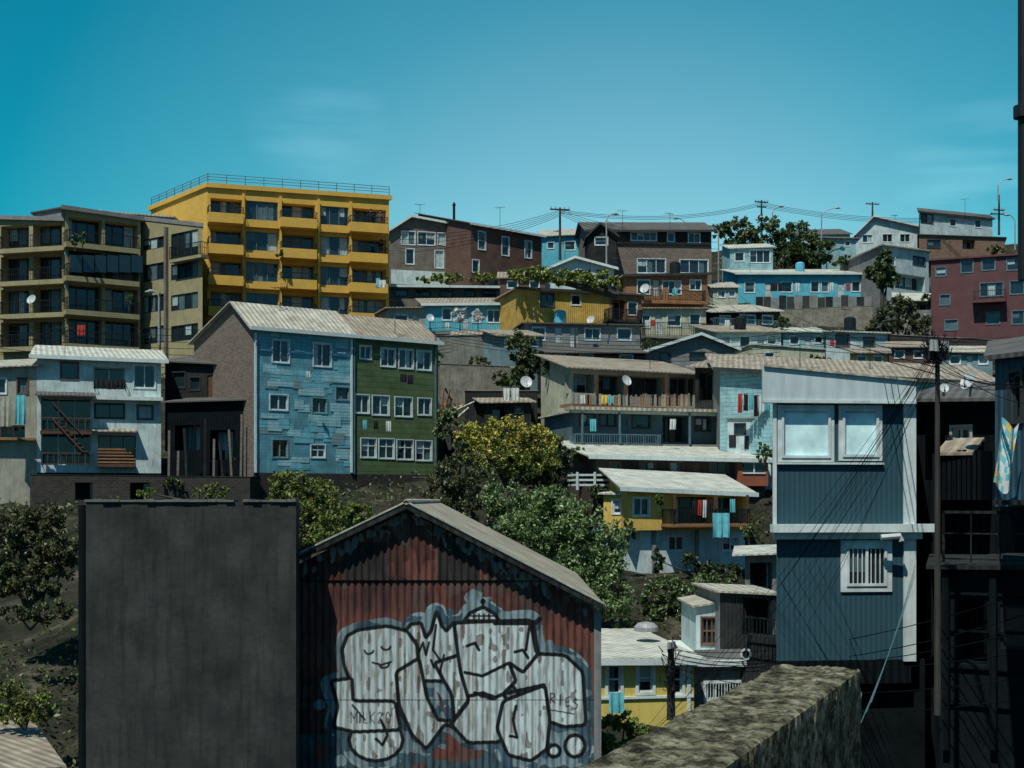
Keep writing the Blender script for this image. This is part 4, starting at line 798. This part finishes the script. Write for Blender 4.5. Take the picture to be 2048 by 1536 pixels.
mb.face([wp(lx,ly,BK),wp(apx,apy,BK),wp(rx_,ry_,BK),wp(rx_,ybot,BK),wp(lx,ybot,BK)],RUST); mb.obj('side_walls',sh)
mb=MB(); AP=wp(815,1005,-.22); LE=wp(588,1114,-.22); RE=wp(1208,1208,-.22); BV=Vector((0,BK+.6,0))
mb.slab(LE,AP,AP+BV,LE+BV,.03,RFG); mb.slab(AP,RE,RE+BV,AP+BV,.03,RFG); rfo=mb.obj('roof',sh)
mb=MB()
for a,b in ((LE,AP),(AP,RE)):
    dz=Vector((0,0,.07)); a2=a-Vector((0,.02,.035));b2=b-Vector((0,.02,.035)); mb.box(a2-dz,b2-a2,(0,-.03,0),dz,DARKW)
mb.obj('barge_board',rfo)
mb=MB(); mb.tube([AP+Vector((0,-.06,.01)),AP+BV+Vector((0,0,.01))],.05,RIDGE,8)
for a,b in ((LE,AP),(AP,RE)): mb.box(a+Vector((0,-.06,.002)),b-a,(0,.12,0),(0,0,.03),RIDGE)
mb.obj('ridge_cap',rfo)
MB().box(wp(rx_,1222,-.04),(.12,0,0),(0,.14,0),(0,0,-3.6),GREYW).obj('corner_post',sh)
# slab wall
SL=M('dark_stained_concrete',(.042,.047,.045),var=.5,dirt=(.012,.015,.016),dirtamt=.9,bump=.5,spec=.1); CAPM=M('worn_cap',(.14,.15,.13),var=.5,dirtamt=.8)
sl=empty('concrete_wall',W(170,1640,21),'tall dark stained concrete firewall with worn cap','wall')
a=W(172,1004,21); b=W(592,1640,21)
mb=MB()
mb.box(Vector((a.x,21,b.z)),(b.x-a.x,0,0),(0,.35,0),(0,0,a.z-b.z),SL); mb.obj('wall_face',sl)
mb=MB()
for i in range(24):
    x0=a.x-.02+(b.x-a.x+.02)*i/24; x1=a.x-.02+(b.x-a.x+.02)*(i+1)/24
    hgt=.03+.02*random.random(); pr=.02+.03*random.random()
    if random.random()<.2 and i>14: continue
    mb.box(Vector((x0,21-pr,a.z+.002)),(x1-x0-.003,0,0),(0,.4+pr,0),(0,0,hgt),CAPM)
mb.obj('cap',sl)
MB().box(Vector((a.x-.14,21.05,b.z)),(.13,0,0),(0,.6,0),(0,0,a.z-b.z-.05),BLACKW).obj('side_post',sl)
# stone parapet
def parapet():
    P0=Vector((1.14,5.56,-.7)); dirv=Vector((.41,.912,0)).normalized(); pr=Vector((dirv.y,-dirv.x,0)); w=.345; Ln_=4.6; 
    nU,nWd,nH=300,40,30
    from mathutils import noise as ns
    mb=MB()
    def pt(u_,w_,h_):
        p=P0-dirv*(u_*Ln_)+pr*(w_*w)+Vector((0,0,-h_))
        n=ns.fractal(p*7,1.0,2.0,5); n2=ns.fractal(p*2.2+Vector((5,1,3)),1.0,2.0,4); n3=ns.fractal(p*28,1,2,4)
        e=min(w_,1-w_)*w; e2=min(e,u_*Ln_); ed=(max(0,.022-e2)/.022)**2 if h_<1e-6 else 0
        out=Vector((0,0,0))
        amp=.005*n+.006*n2+.006*n3
        if h_<1e-6: out+=Vector((0,0,amp-.010*ed))
        elif h_<.04: out+=Vector((0,0,(-.010+amp)*(1-h_/.04)))
        if w_<=0: out-=pr*amp
        if w_>=1: out+=pr*amp
        if u_<=0: out+=dirv*amp
        return p+out
    def grid(fn,A,B):
        k=len(mb.v)
        for i in range(A+1):
            for j in range(B+1): mb.v.append(fn(i/A,j/B))
        for i in range(A):
            for j in range(B):
                mb.f.append([k+i*(B+1)+j,k+(i+1)*(B+1)+j,k+(i+1)*(B+1)+j+1,k+i*(B+1)+j+1]); mb.m.append(0)
    m=bpy.data.materials.new('weathered_lichen_stone'); m.use_nodes=True; N=m.node_tree.nodes; L=m.node_tree.links; bs=N['Principled BSDF']; bs.inputs['Roughness'].default_value=.95; bs.inputs['Specular IOR Level'].default_value=.1
    tc=N.new('ShaderNodeTexCoord'); 
    def nz(s,det=8): 
        n=N.new('ShaderNodeTexNoise'); n.inputs['Scale'].default_value=s; n.inputs['Detail'].default_value=det; n.inputs['Roughness'].default_value=.7; L.new(tc.outputs['Object'],n.inputs[0]); return n
    r=N.new('ShaderNodeValToRGB'); cr=r.color_ramp; cr.elements[0].position=.38; cr.elements[0].color=(.05,.05,.036,1); cr.elements[1].position=.62; cr.elements[1].color=(.36,.35,.25,1); e=cr.elements.new(.5); e.color=(.19,.18,.12,1)
    L.new(nz(8).outputs[0],r.inputs[0]); r2=N.new('ShaderNodeValToRGB'); r2.color_ramp.elements[0].position=.42; r2.color_ramp.elements[0].color=(.16,.16,.14,1); r2.color_ramp.elements[1].position=.54
    L.new(nz(26).outputs[0],r2.inputs[0]); mx=N.new('ShaderNodeMix'); mx.data_type='RGBA'; mx.blend_type='MULTIPLY'; mx.inputs[0].default_value=.9; L.new(r.outputs[0],mx.inputs[6]); L.new(r2.outputs[0],mx.inputs[7]); L.new(mx.outputs[2],bs.inputs['Base Color'])
    bp=N.new('ShaderNodeBump'); bp.inputs['Strength'].default_value=1; bp.inputs['Distance'].default_value=.03; L.new(nz(50).outputs[0],bp.inputs['Height']); L.new(bp.outputs[0],bs.inputs['Normal'])
    mb.mats.append(m)
    grid(lambda u_,v_:pt(u_,v_,0),nU,nWd)
    grid(lambda u_,v_:pt(u_,1,v_*1.1),nU,nH); grid(lambda u_,v_:pt(u_,0,v_*8.5),nU,nH*2); grid(lambda u_,v_:pt(0,u_,v_*1.1),nWd,nH)
    mb.obj('stone_parapet',label='weathered lichen-stained stone parapet wall with rough top',category='parapet')
    q=P0+pr*w; T=MB(); A=q+Vector((0,0,-1.05)); 
    T.face([A,A-dirv*8,A-dirv*8+pr*8,A+pr*8],CONC); T.obj('pavement',kind='structure')
    T=MB(); Bz=Vector((0,0,-7.5)); A=A+Vector((0,0,-.01)); T.face([A,A+pr*8,A+pr*8+Bz,A+Bz],DR); T.obj('retaining_wall',label='dark retaining wall below the street edge',category='retaining wall')
parapet()
# ================================================================== POLES / LAMPS / CABLES
pole(1120,415,520,116,[(419,20)],label='wooden utility pole with crossarm behind cyan house')
pole(1523,400,478,145,[(404,14),(414,10)]); pole(1745,404,440,160,[(408,14)]); pole(1998,390,470,135,[(428,18),(420,12)])
pole(1150,655,700,93,[],.08); pole(320,585,700,86,[],.07,label='slim utility pole before olive apartments')
pole(1342,1285,1440,38,[(1300,8)],.13,label='utility pole wound with cables beside yellow house')
pole(1875,680,1430,22,[(712,22)],.06,label='tall dark utility pole carrying tangled cables')
for (px,pt,pb,d_,ar) in ((1213,428,560,112,10),(1375,437,455,140,-18),(1545,413,470,146,12) ,(1643,416,490,140,26),(1437,452,590,128,-14),(1996,358,400,134,16),(318,583,690,85,-8),(2030,430,500,130,-10),(1100,462,500,130,8),(2040,405,440,140,6)): lamp(px,pt,pb,d_,ar)
mb=MB()
for i in range(80):
    a=random.random()*6.28; c=W(1873+random.gauss(0,12),692+random.gauss(0,15),21.9); r=random.uniform(.04,.15)
    mb.tube([c+Vector((r*math.cos(a),.05*random.random(),r*math.sin(a))),c+Vector((0,0,-r)),c+Vector((-r*math.sin(a),.06,r*math.cos(a)))],.009,CABLE,4)
mb.obj('cable_tangle',label='tangled loops of cable at the pole top',category='cable')
for i in range(13):
    line(1856+random.uniform(0,18),690+i*4.5,21.9,1270+random.uniform(0,230),1500-random.uniform(0,60),31+random.uniform(0,4),.1+.05*i,random.uniform(.0045,.0065))
for i in range(7): line(1870,700+i*9,21.9,2150,650+random.uniform(0,190),16,random.uniform(.1,.45),.006)
for i in range(3): line(1870,720+i*14,21.9,1500-50*i,560,120,.8,.01)
for i in range(6): line(1342,1300+i*8,37.9,2150,1150+i*45+random.uniform(-10,10),20,.3+random.random()*.5,.009)
for i in range(3): line(1830,1130+i*10,26,1742-i*10,1405+i*20,12,.1,.005,mat=METB)
for i in range(5): line(1345,1295+i*10,37.9,1640,1290+i*4,28,.3,.009)
for i in range(8): line(-100,628+i*11,80,900,655+i*7,88,.6+.12*i,.018)
for i in range(6): line(900,655+i*6,88,1560,668+i*9,80,.7,.016)
for i in range(5): line(800,470+i*9,112,1120,420+i*3,115.7,.6,.018)
for i in range(4): line(1120,420+i*3,115.7,1437,470+i*14,127,.8,.018)
for i in range(4): line(1523,405+i*3,145,1998,428+i*3,135,1.0,.02)
for i in range(3): line(1523,405+i*3,145,1120,420+i*3,115.7,1.0,.02)
for i in range(6): line(1540,645+i*9,84,2150,668+i*6,84,.6,.016)
for i in range(4): line(1213,440+i*6,112,1437,600+i*8,100,.6,.016)
for i in range(3): line(1150,660+i*5,93,1290,590+i*8,99,.3,.014)
mb=MB()
for i in range(40):
    c=W(1342+random.gauss(0,9),1345+random.gauss(0,28),37.8); r=random.uniform(.05,.22); a=random.random()*6.28
    mb.tube([c+Vector((r*math.cos(a),0,r*math.sin(a))),c+Vector((0,-.05,-r)),c+Vector((-r*math.sin(a),.02,r*math.cos(a)))],.014,CABLE,4)
mb.obj('cable_tangle',label='tangled cables on pole beside yellow house',category='cable')
for x,y,w,hh,d_,c in ((0,792,24,60,69.3,BEIGE),(31,790,20,58,69.3,CLC),(190,758,22,16,70,CLB),(212,760,20,18,70,CLB),(235,760,16,14,70,CLB),(154,650,16,20,93,RED),(752,560,20,14,102,CLW),(752,556,8,20,102,CLC),(800,748,14,16,73,CLB),(815,750,12,18,73,CLB),(612,742,8,12,71.0,CLW),(725,840,9,18,72.5,CLC),(748,842,9,16,72.8,CLB),(772,842,10,20,73.2,CLW),(1006,776,14,26,80,CLW),(1022,776,16,26,80,CLW),(1325,575,12,24,105.5,WOOD),(1345,577,10,14,105.5,CLC),(1203,790,14,16,73,CLY),(1140,683,10,14,94,CLW),(1160,790,10,16,73,CLW),(1215,792,12,14,73,CLC),(1290,640,9,12,102.5,CLW),(1302,640,8,12,102.5,RED),(890,645,9,12,100,CLW),(1180,838,12,24,70.5,CLC),(1340,838,12,20,70.8,CLW),(1660,680,9,12,99,RED),(1450,640,10,12,104.5,CLW)): cloth(x,y,x+w,y+hh,d_,c,'piece of laundry hanging on a house front')
cloth(1218,1385,1248,1425,41.5,CLC,'pale blue cloth hanging from yellow house window')
def person(px,z,d,shirt,label,lean=.1):
    b=W(px,H,d); b.z=z
    J={'pelvis':(0,0,.95),'chest':(0,-lean,1.35),'neck':(0,-lean*1.2,1.5),'head':(0,-lean*1.4,1.62),'top':(0,-lean*1.4,1.74),'ls':(-.19,-lean,1.42),'le':(-.27,-lean-.12,1.17),'lh':(-.15,-lean-.3,1.12),'rs':(.19,-lean,1.42),'re':(.27,-lean-.1,1.17),'rh':(.12,-lean-.3,1.13),'lk':(-.1,-.02,.5),'lf':(-.1,.03,.05),'rk':(.1,-.02,.5),'rf':(.1,.03,.05)}
    R={'pelvis':.15,'chest':.16,'neck':.06,'head':.1,'top':.07,'ls':.07,'le':.05,'lh':.04,'rs':.07,'re':.05,'rh':.04,'lk':.075,'lf':.05,'rk':.075,'rf':.05}
    E=[('pelvis','chest'),('chest','neck'),('neck','head'),('head','top'),('chest','ls'),('ls','le'),('le','lh'),('chest','rs'),('rs','re'),('re','rh'),('pelvis','lk'),('lk','lf'),('pelvis','rk'),('rk','rf')]
    ks=list(J); me=bpy.data.meshes.new('person'); me.from_pydata([J[k] for k in ks],[(ks.index(a),ks.index(c)) for a,c in E],[])
    ob=bpy.data.objects.new('person',me); COL.objects.link(ob); ob.location=b; ob['label']=label; ob['category']='person'; ob['_o']=tuple(b)
    me.materials.append(shirt)
    ob.modifiers.new('s','SKIN'); s=ob.modifiers.new('ss','SUBSURF'); s.levels=1; s.render_levels=2
    if len(me.skin_vertices):
        for i,k in enumerate(ks): me.skin_vertices[0].data[i].radius=(R[k],R[k]*.85)
        me.skin_vertices[0].data[0].use_root=True
    mb=MB(); c=b+Vector((0,-lean*1.4-.0,1.64)); mb.tube([c+Vector((0,.01,.02)),c+Vector((0,0,.08)),c+Vector((0,0,.15)),c+Vector((0,0,.18))],[.115,.12,.08,.02],CLB,10); mb.obj('hair',ob)
    mb=MB(); c=b+Vector((0,-lean*1.4-.05,1.58)); mb.tube([c+Vector((0,0,-.06)),c,c+Vector((0,0,.06))],[.05,.075,.07],SKIN,8); mb.obj('face',ob)
b1=rowsY[0][1]-.27; b2=rowsY[1][1]-.27
person(742,b1,103.5,CLB,'person in dark top leaning on balcony rail'); person(761,b1,103.75,MC['taupe_clapboard'],'person in grey shirt standing on balcony',.05); person(762,b2,103.75,CLB,'person in black clothing on yellow balcony')
# ================================================================== VEGETATION
plant('tree','leafy green tree with broad rounded crown below houses','tree',50,[(1005,995,48,40),(1080,1022,60,48),(1040,1080,75,60),(1150,1052,60,55),(1205,1105,50,58),(1140,1150,80,70),(1212,1185,45,55),(1090,1120,60,50),(1232,1235,35,30)],42000,.075,[LP,LG,LP],root=(1130,1330))
plant('flowering_bush','large bush covered in bright yellow flowers','bush',64,[(960,880,50,36),(1020,870,55,34),(1075,880,40,30),(1000,915,70,36),(1065,920,50,30)],20000,.075,[LD,LG,LB,LY],flower=.48,root=(1020,985))
plant('tree','dark dense tree beside flowering bush','tree',67,[(1080,935,55,40),(1112,910,35,35),(1090,965,50,30)],8000,.1,[LD],root=(1090,1020))
plant('tree','half bare scrubby tree next to green tenement','tree',56,[(910,950,50,40),(890,1000,45,40),(940,1010,45,40),(920,910,30,25),(960,975,40,40)],9000,.07,[LO,LD],root=(920,1090))
plant('bush','olive bush in front of blue tenement','bush',48,[(580,970,45,32),(630,990,45,35),(600,1020,50,40),(650,1030,45,40),(610,1060,60,35),(560,1000,30,40)],13000,.07,[LO,LG,LB],root=(610,1130))
plant('bush','bright leafy shrub behind the graffiti shed','bush',42,[(690,1040,35,30),(720,1030,25,25),(670,1060,40,30)],5000,.07,[LG,LB],root=(690,1120))
plant('bush','olive hillside bush beside concrete wall','bush',46,[(30,1050,50,36),(90,1040,50,36),(50,1110,60,46),(110,1110,50,46),(80,1165,60,34),(20,1160,40,34)],15000,.075,[LO,LD,LO],root=(70,1240))
plant('bush','dark low bush on eroded slope','bush',44,[(100,1225,45,25),(30,1225,30,20)],2500,.07,[LD,LO],root=(60,1260))
plant('bush','grassy green shrub above a tin roof','bush',38,[(20,1400,40,22),(70,1405,40,24),(10,1425,40,20),(60,1428,45,18),(20,1375,25,16)],7000,.055,[LO,LB,LG],root=(50,1460))
plant('tree','dark tree on the hilltop among houses','tree',138,[(1470,465,35,26),(1530,470,40,28),(1590,480,45,30),(1560,510,60,28),(1630,505,40,30),(1610,530,45,20),(1500,500,40,22)],15000,.19,[LD,LD,LG],root=(1560,560))
plant('bush','bare-branched brush on the ridge','bush',150,[(1440,458,20,18),(1475,452,26,20),(1540,450,22,18)],2500,.12,[LO],root=(1480,490))
plant('tree','round dark green tree beside turquoise house','tree',118,[(1765,520,22,20),(1762,545,30,24),(1775,560,26,18)],5500,.16,[LD,LG],root=(1765,630))
plant('bush','dry shrubs growing on rocky bank','bush',110,[(1790,615,45,22),(1820,640,40,26),(1770,650,40,22),(1840,670,30,18),(1800,690,60,14)],8000,.13,[LO,LD],root=(1800,700))
plant('climbing_vine','yellow-green vine sprawling over the roof edge','vine',96,[(1040,550,26,14),(1080,548,30,14),(1120,556,34,14),(1165,560,34,15),(1205,562,28,16),(1230,572,16,14)],9000,.12,[LB,LG,LB],root=(1235,590))
plant('ivy','dark ivy hanging down a retaining wall','vine',86,[(1040,700,28,30),(1055,735,30,26),(1020,755,34,18),(1070,715,18,20)],7000,.12,[LD,LG,LO],root=(1045,780))
plant('bush','shrub at the foot of brown house','bush',108,[(890,556,30,9),(960,555,30,8),(850,560,20,6)],2500,.14,[LB,LG],root=(900,566))
plant('bush','sprawling green shrub below white wall','bush',53,[(1330,1180,40,30),(1380,1195,50,35),(1340,1225,45,30),(1430,1165,45,26),(1475,1160,30,26),(1400,1230,50,25),(1300,1200,22,30)],13000,.07,[LG,LP,LD],root=(1390,1290))
plant('ivy','dark ivy climbing white lower wall','vine',58,[(1315,1120,16,24),(1380,1120,20,18),(1420,1135,30,14),(1460,1140,25,12)],5000,.07,[LD],root=(1400,1160))
plant('bush','bright yellow-green leafy plant by the yellow house','bush',24,[(1215,1460,30,30),(1250,1440,26,26),(1278,1455,24,24),(1230,1500,40,30),(1195,1480,16,28)],5200,.045,[LB,LB,LG],root=(1235,1580))
plant('bush','scrub on rubble slope','bush',74,[(900,830,26,16),(885,860,22,20),(930,850,20,10)],3000,.09,[LO,LP],root=(900,900))
plant('bush','wild weeds sprouting above the concrete wall','bush',60,[(290,985,18,14),(425,978,22,16),(445,985,18,14),(395,985,16,10)],2300,.06,[LB,LG],root=(400,1010))
for (x,y,d_,rx,ry,mt) in ((1300,690,92,18,10,LD),(1425,700,92,16,12,LG),(1565,645,104,20,10,LO),(1640,722,92,26,9,LD),(870,715,90,18,14,LG),(960,722,90,22,10,LO),(1100,735,80,22,12,LD),(1420,620,112,12,14,LD),(1490,615,124,16,8,LO),(1160,905,68,22,12,LG),(1195,985,62,20,14,LD),(1530,905,66,16,18,LG),(780,665,96,20,9,LG),(1860,600,112,14,12,LD),(1990,500,128,16,12,LO),(1255,1060,58,18,22,LD),(1500,1070,57,14,24,LO),(345,965,68,24,12,LD),(1690,525,132,22,14,LD),(1235,575,104,14,10,LG)):
    plant('bush','small shrub growing between hillside houses','bush',d_,[(x-rx*.4,y,rx*.7,ry),(x+rx*.4,y+2,rx*.7,ry*.8),(x,y-ry*.5,rx*.5,ry*.6)],900,.09*d_/80,[mt,LG],root=(x,y+ry+8),group='small shrubs between the houses')
plant('potted_tree','white blossoming shrub by the blue house','plant',99,[(920,632,14,14)],900,.15,[LW],root=(920,668)); plant('potted_tree','white blossoming shrub by the blue house','plant',99,[(956,632,12,12)],800,.15,[LW],root=(956,668))
for (x,y,d_) in ((150,480,93),(165,475,93),(258,600,94),(1320,1000,58),(560,515,100)):
    plant('potted_plant','leafy potted plant on a balcony','plant',d_,[(x,y,8,12)],250,.1,[LG],root=(x,y+22),group='balcony plants')
# ================================================================== TERRAIN
cols=[-700,0,300,600,900,1300,1600,1850,2100,2800]
rows=[(15,None),(32,None),(42,[1500,1430,1450,1450,1450,1450,1450,1450,1400,1400]),(55,[1260,1210,1150,1120,1240,1200,1200,1250,1200,1200]),(64,[1060,1050,1020,1010,1080,1110,1060,1000,1000,1000]),
(74,[985,985,985,985,930,900,900,900,880,880]),(85,[900,900,900,880,830,830,840,820,800,800]),(95,[780,780,760,760,740,745,760,745,740,740]),(105,[735,735,715,700,690,690,720,700,690,690]),(115,[700,700,690,660,640,630,680,690,690,690]),
(128,[680,680,670,620,590,590,615,630,640,640]),(150,[640,640,620,590,550,540,510,510,510,510]),(175,[640,640,620,580,530,510,492,490,490,490])]
def terr(x,y):
    px=1024+F*x/max(y,15)
    px=min(max(px,cols[0]),cols[-1])
    i=max(0,min(len(cols)-2,sum(1 for c in cols if c<=px)-1)); fx=(px-cols[i])/(cols[i+1]-cols[i])
    def rz(r):
        if r[1] is None: return -9.0
        return Zp(r[1][i]*(1-fx)+r[1][i+1]*fx,r[0])
    if y<=15: return -9.0
    if y>=175:
        z=rz(rows[-1]); 
        if y<230: return z
        return z*max(0,1-(y-230)/600)-10*min(1,(y-230)/600)
    for a,b in zip(rows,rows[1:]):
        if a[0]<=y<=b[0]:
            f=(y-a[0])/(b[0]-a[0]); return rz(a)*(1-f)+rz(b)*f
def carve(x,y,z):
    for (o,u,w,b,zb) in FOOT:
        dx=x-o.x;dy=y-o.y
        det=u.x*b.y-u.y*b.x
        s=(dx*b.y-dy*b.x)/det; t=(u.x*dy-u.y*dx)/det*b.length
        if -1.6<s<w+1.6 and -2.6<t<b.length+.5: z=min(z,zb-.05)
    return z
from mathutils import noise as mn
xs=[-6000,-2500,-1000,-400,-200,-130]+[-100+1.3*i for i in range(155)]+[130,200,400,1000,2500,6000]
ys=[-300,-60,-10,5]+[10+1.3*i for i in range(135)]+[200,230,300,420,600,830,1500,3000,7000]
vs=[];
for y in ys:
    for x in xs:
        z=terr(x,y)
        if 12<y<185: z=carve(x,y,z+.5*mn.fractal(Vector((x*.25,y*.25,0)),1,2,4))
        vs.append((x,y,z))
nxx=len(xs); fs=[(j*nxx+i,j*nxx+i+1,(j+1)*nxx+i+1,(j+1)*nxx+i) for j in range(len(ys)-1) for i in range(nxx-1)]
me=bpy.data.meshes.new('ground'); me.from_pydata(vs,[],fs); me.polygons.foreach_set('use_smooth',[True]*len(fs))
gmt=bpy.data.materials.new('scrubby_hillside_soil'); gmt.use_nodes=True; N=gmt.node_tree.nodes; L=gmt.node_tree.links; bs=N['Principled BSDF']; bs.inputs['Roughness'].default_value=1; bs.inputs['Specular IOR Level'].default_value=.05
tc=N.new('ShaderNodeTexCoord'); n=N.new('ShaderNodeTexNoise'); n.inputs['Scale'].default_value=.5; n.inputs['Detail'].default_value=10; n.inputs['Roughness'].default_value=.7; L.new(tc.outputs['Object'],n.inputs[0])
r=N.new('ShaderNodeValToRGB'); cr=r.color_ramp; cr.elements[0].position=.38; cr.elements[0].color=(.012,.015,.010,1); cr.elements[1].position=.74; cr.elements[1].color=(.14,.12,.09,1); e=cr.elements.new(.55); e.color=(.034,.033,.024,1); L.new(n.outputs[0],r.inputs[0]); L.new(r.outputs[0],bs.inputs['Base Color'])
n2_=N.new('ShaderNodeTexNoise'); n2_.inputs['Scale'].default_value=4; n2_.inputs['Detail'].default_value=8; L.new(tc.outputs['Object'],n2_.inputs[0]); bp=N.new('ShaderNodeBump'); bp.inputs['Distance'].default_value=.2; L.new(n2_.outputs[0],bp.inputs['Height']); L.new(bp.outputs[0],bs.inputs['Normal'])
me.materials.append(gmt); g=bpy.data.objects.new('ground',me); COL.objects.link(g); g['kind']='structure'
pts=[]
for q in range(5200):
    y=random.uniform(36,170); px=random.uniform(-80,2130); x=(px-1024)/F*y
    ok=True
    for (o,u,w,b,zb) in FOOT:
        dx=x-o.x;dy=y-o.y; det=u.x*b.y-u.y*b.x; s=(dx*b.y-dy*b.x)/det; t=(u.x*dy-u.y*dx)/det*b.length
        if -.3<s<w+.3 and -.9<t<b.length+.2: ok=False;break
    if ok and mn.noise(Vector((x*.12,y*.12,3)))>-.05: pts.append((x,y,carve(x,y,terr(x,y))))
pc=np.array(pts); kk=18; C=np.repeat(pc,kk,0)+rng.normal(size=(len(pc)*kk,3))*np.array((.4,.4,.2))+np.array((0,0,.18)); 
leafmesh('undergrowth',C,rng.uniform(.05,.13,len(C)),[LD,LO,LG],rng.integers(0,3,len(C)),kind='stuff',label='low scrub and weeds covering the hillside',category='undergrowth')
# ================================================================== WORLD / LIGHT / CAMERA
S=Vector((-.28,-.54,1.08)).normalized(); el=math.asin(S.z); az=math.atan2(S.x,S.y)
w=bpy.data.worlds.new('World'); SC.world=w; w.use_nodes=True; N=w.node_tree.nodes; L=w.node_tree.links; bg=N['Background']
sky=N.new('ShaderNodeTexSky'); sky.sky_type='NISHITA'; sky.sun_disc=False; sky.sun_elevation=el; sky.sun_rotation=az%(2*math.pi); sky.air_density=1.0; sky.dust_density=1.2; sky.ozone_density=1.0; sky.altitude=50
tc=N.new('ShaderNodeTexCoord')
def dotn(v):
    vm=N.new('ShaderNodeVectorMath'); vm.operation='DOT_PRODUCT'; vm.inputs[1].default_value=tuple(Vector(v).normalized()); L.new(tc.outputs['Generated'],vm.inputs[0]); return vm.outputs['Value']
rp=N.new('ShaderNodeValToRGB'); cr=rp.color_ramp; cr.interpolation='LINEAR'
cr.elements[0].position=.3; cr.elements[0].color=(.075,.24,.30,1); cr.elements[1].position=.995; cr.elements[1].color=(.48,.76,.63,1); e=cr.elements.new(.885); e.color=(.012,.43,.42,1); e=cr.elements.new(.95); e.color=(.15,.58,.52,1)
L.new(dotn((.08,1,.06)),rp.inputs[0])
mp=N.new('ShaderNodeMapping'); mp.inputs['Rotation'].default_value=(0,-.25,0); mp.inputs['Scale'].default_value=(4,1,26); L.new(tc.outputs['Generated'],mp.inputs[0])
nz=N.new('ShaderNodeTexNoise'); nz.inputs['Scale'].default_value=1.6; nz.inputs['Detail'].default_value=7; nz.inputs['Roughness'].default_value=.5; L.new(mp.outputs[0],nz.inputs[0])
msk=None
for v,lo_ in (((-.15,1,.29),.9985),((.36,1,.255),.998)):
    mr=N.new('ShaderNodeMapRange'); mr.inputs[1].default_value=lo_; mr.inputs[2].default_value=1; L.new(dotn(v),mr.inputs[0])
    if msk is None: msk=mr.outputs[0]
    else:
        m2=N.new('ShaderNodeMath'); m2.operation='ADD'; L.new(msk,m2.inputs[0]); L.new(mr.outputs[0],m2.inputs[1]); msk=m2.outputs[0]
nr=N.new('ShaderNodeMapRange'); nr.inputs[1].default_value=.42; nr.inputs[2].default_value=.8; nr.inputs[4].default_value=.4; L.new(nz.outputs[0],nr.inputs[0])
mm=N.new('ShaderNodeMath'); mm.operation='MULTIPLY'; L.new(msk,mm.inputs[0]); L.new(nr.outputs[0],mm.inputs[1])
ad=N.new('ShaderNodeMix'); ad.data_type='RGBA'; ad.blend_type='ADD'; L.new(mm.outputs[0],ad.inputs[0]); L.new(rp.outputs[0],ad.inputs[6]); ad.inputs[7].default_value=(.7,.55,.4,1)
mx=N.new('ShaderNodeMix'); mx.data_type='RGBA'; mx.blend_type='MULTIPLY'; mx.inputs[0].default_value=1
L.new(sky.outputs[0],mx.inputs[6]); L.new(ad.outputs[2],mx.inputs[7])
sc=N.new('ShaderNodeVectorMath'); sc.operation='SCALE'; sc.inputs['Scale'].default_value=1.5; L.new(mx.outputs[2],sc.inputs[0]); L.new(sc.outputs[0],bg.inputs[0]); bg.inputs[1].default_value=.15
sd=bpy.data.lights.new('sun','SUN'); sd.energy=5.0; sd.angle=math.radians(.5); sd.color=(1,.96,.85); so=bpy.data.objects.new('sun',sd); COL.objects.link(so); so.rotation_euler=S.to_track_quat('Z','Y').to_euler(); so.location=(0,0,60)
cd=bpy.data.cameras.new('camera'); cam=bpy.data.objects.new('camera',cd); COL.objects.link(cam); cd.sensor_width=36; cd.lens=36*F/2048; cd.shift_y=(H-768)/2048; cam.rotation_euler=(math.radians(90),0,0); cd.clip_end=20000; cd.clip_start=.1
SC.camera=cam
SC.view_settings.view_transform='Standard'; SC.view_settings.look='None'; SC.view_settings.exposure=0
for o in bpy.data.objects:
    if '_o' in o: del o['_o']
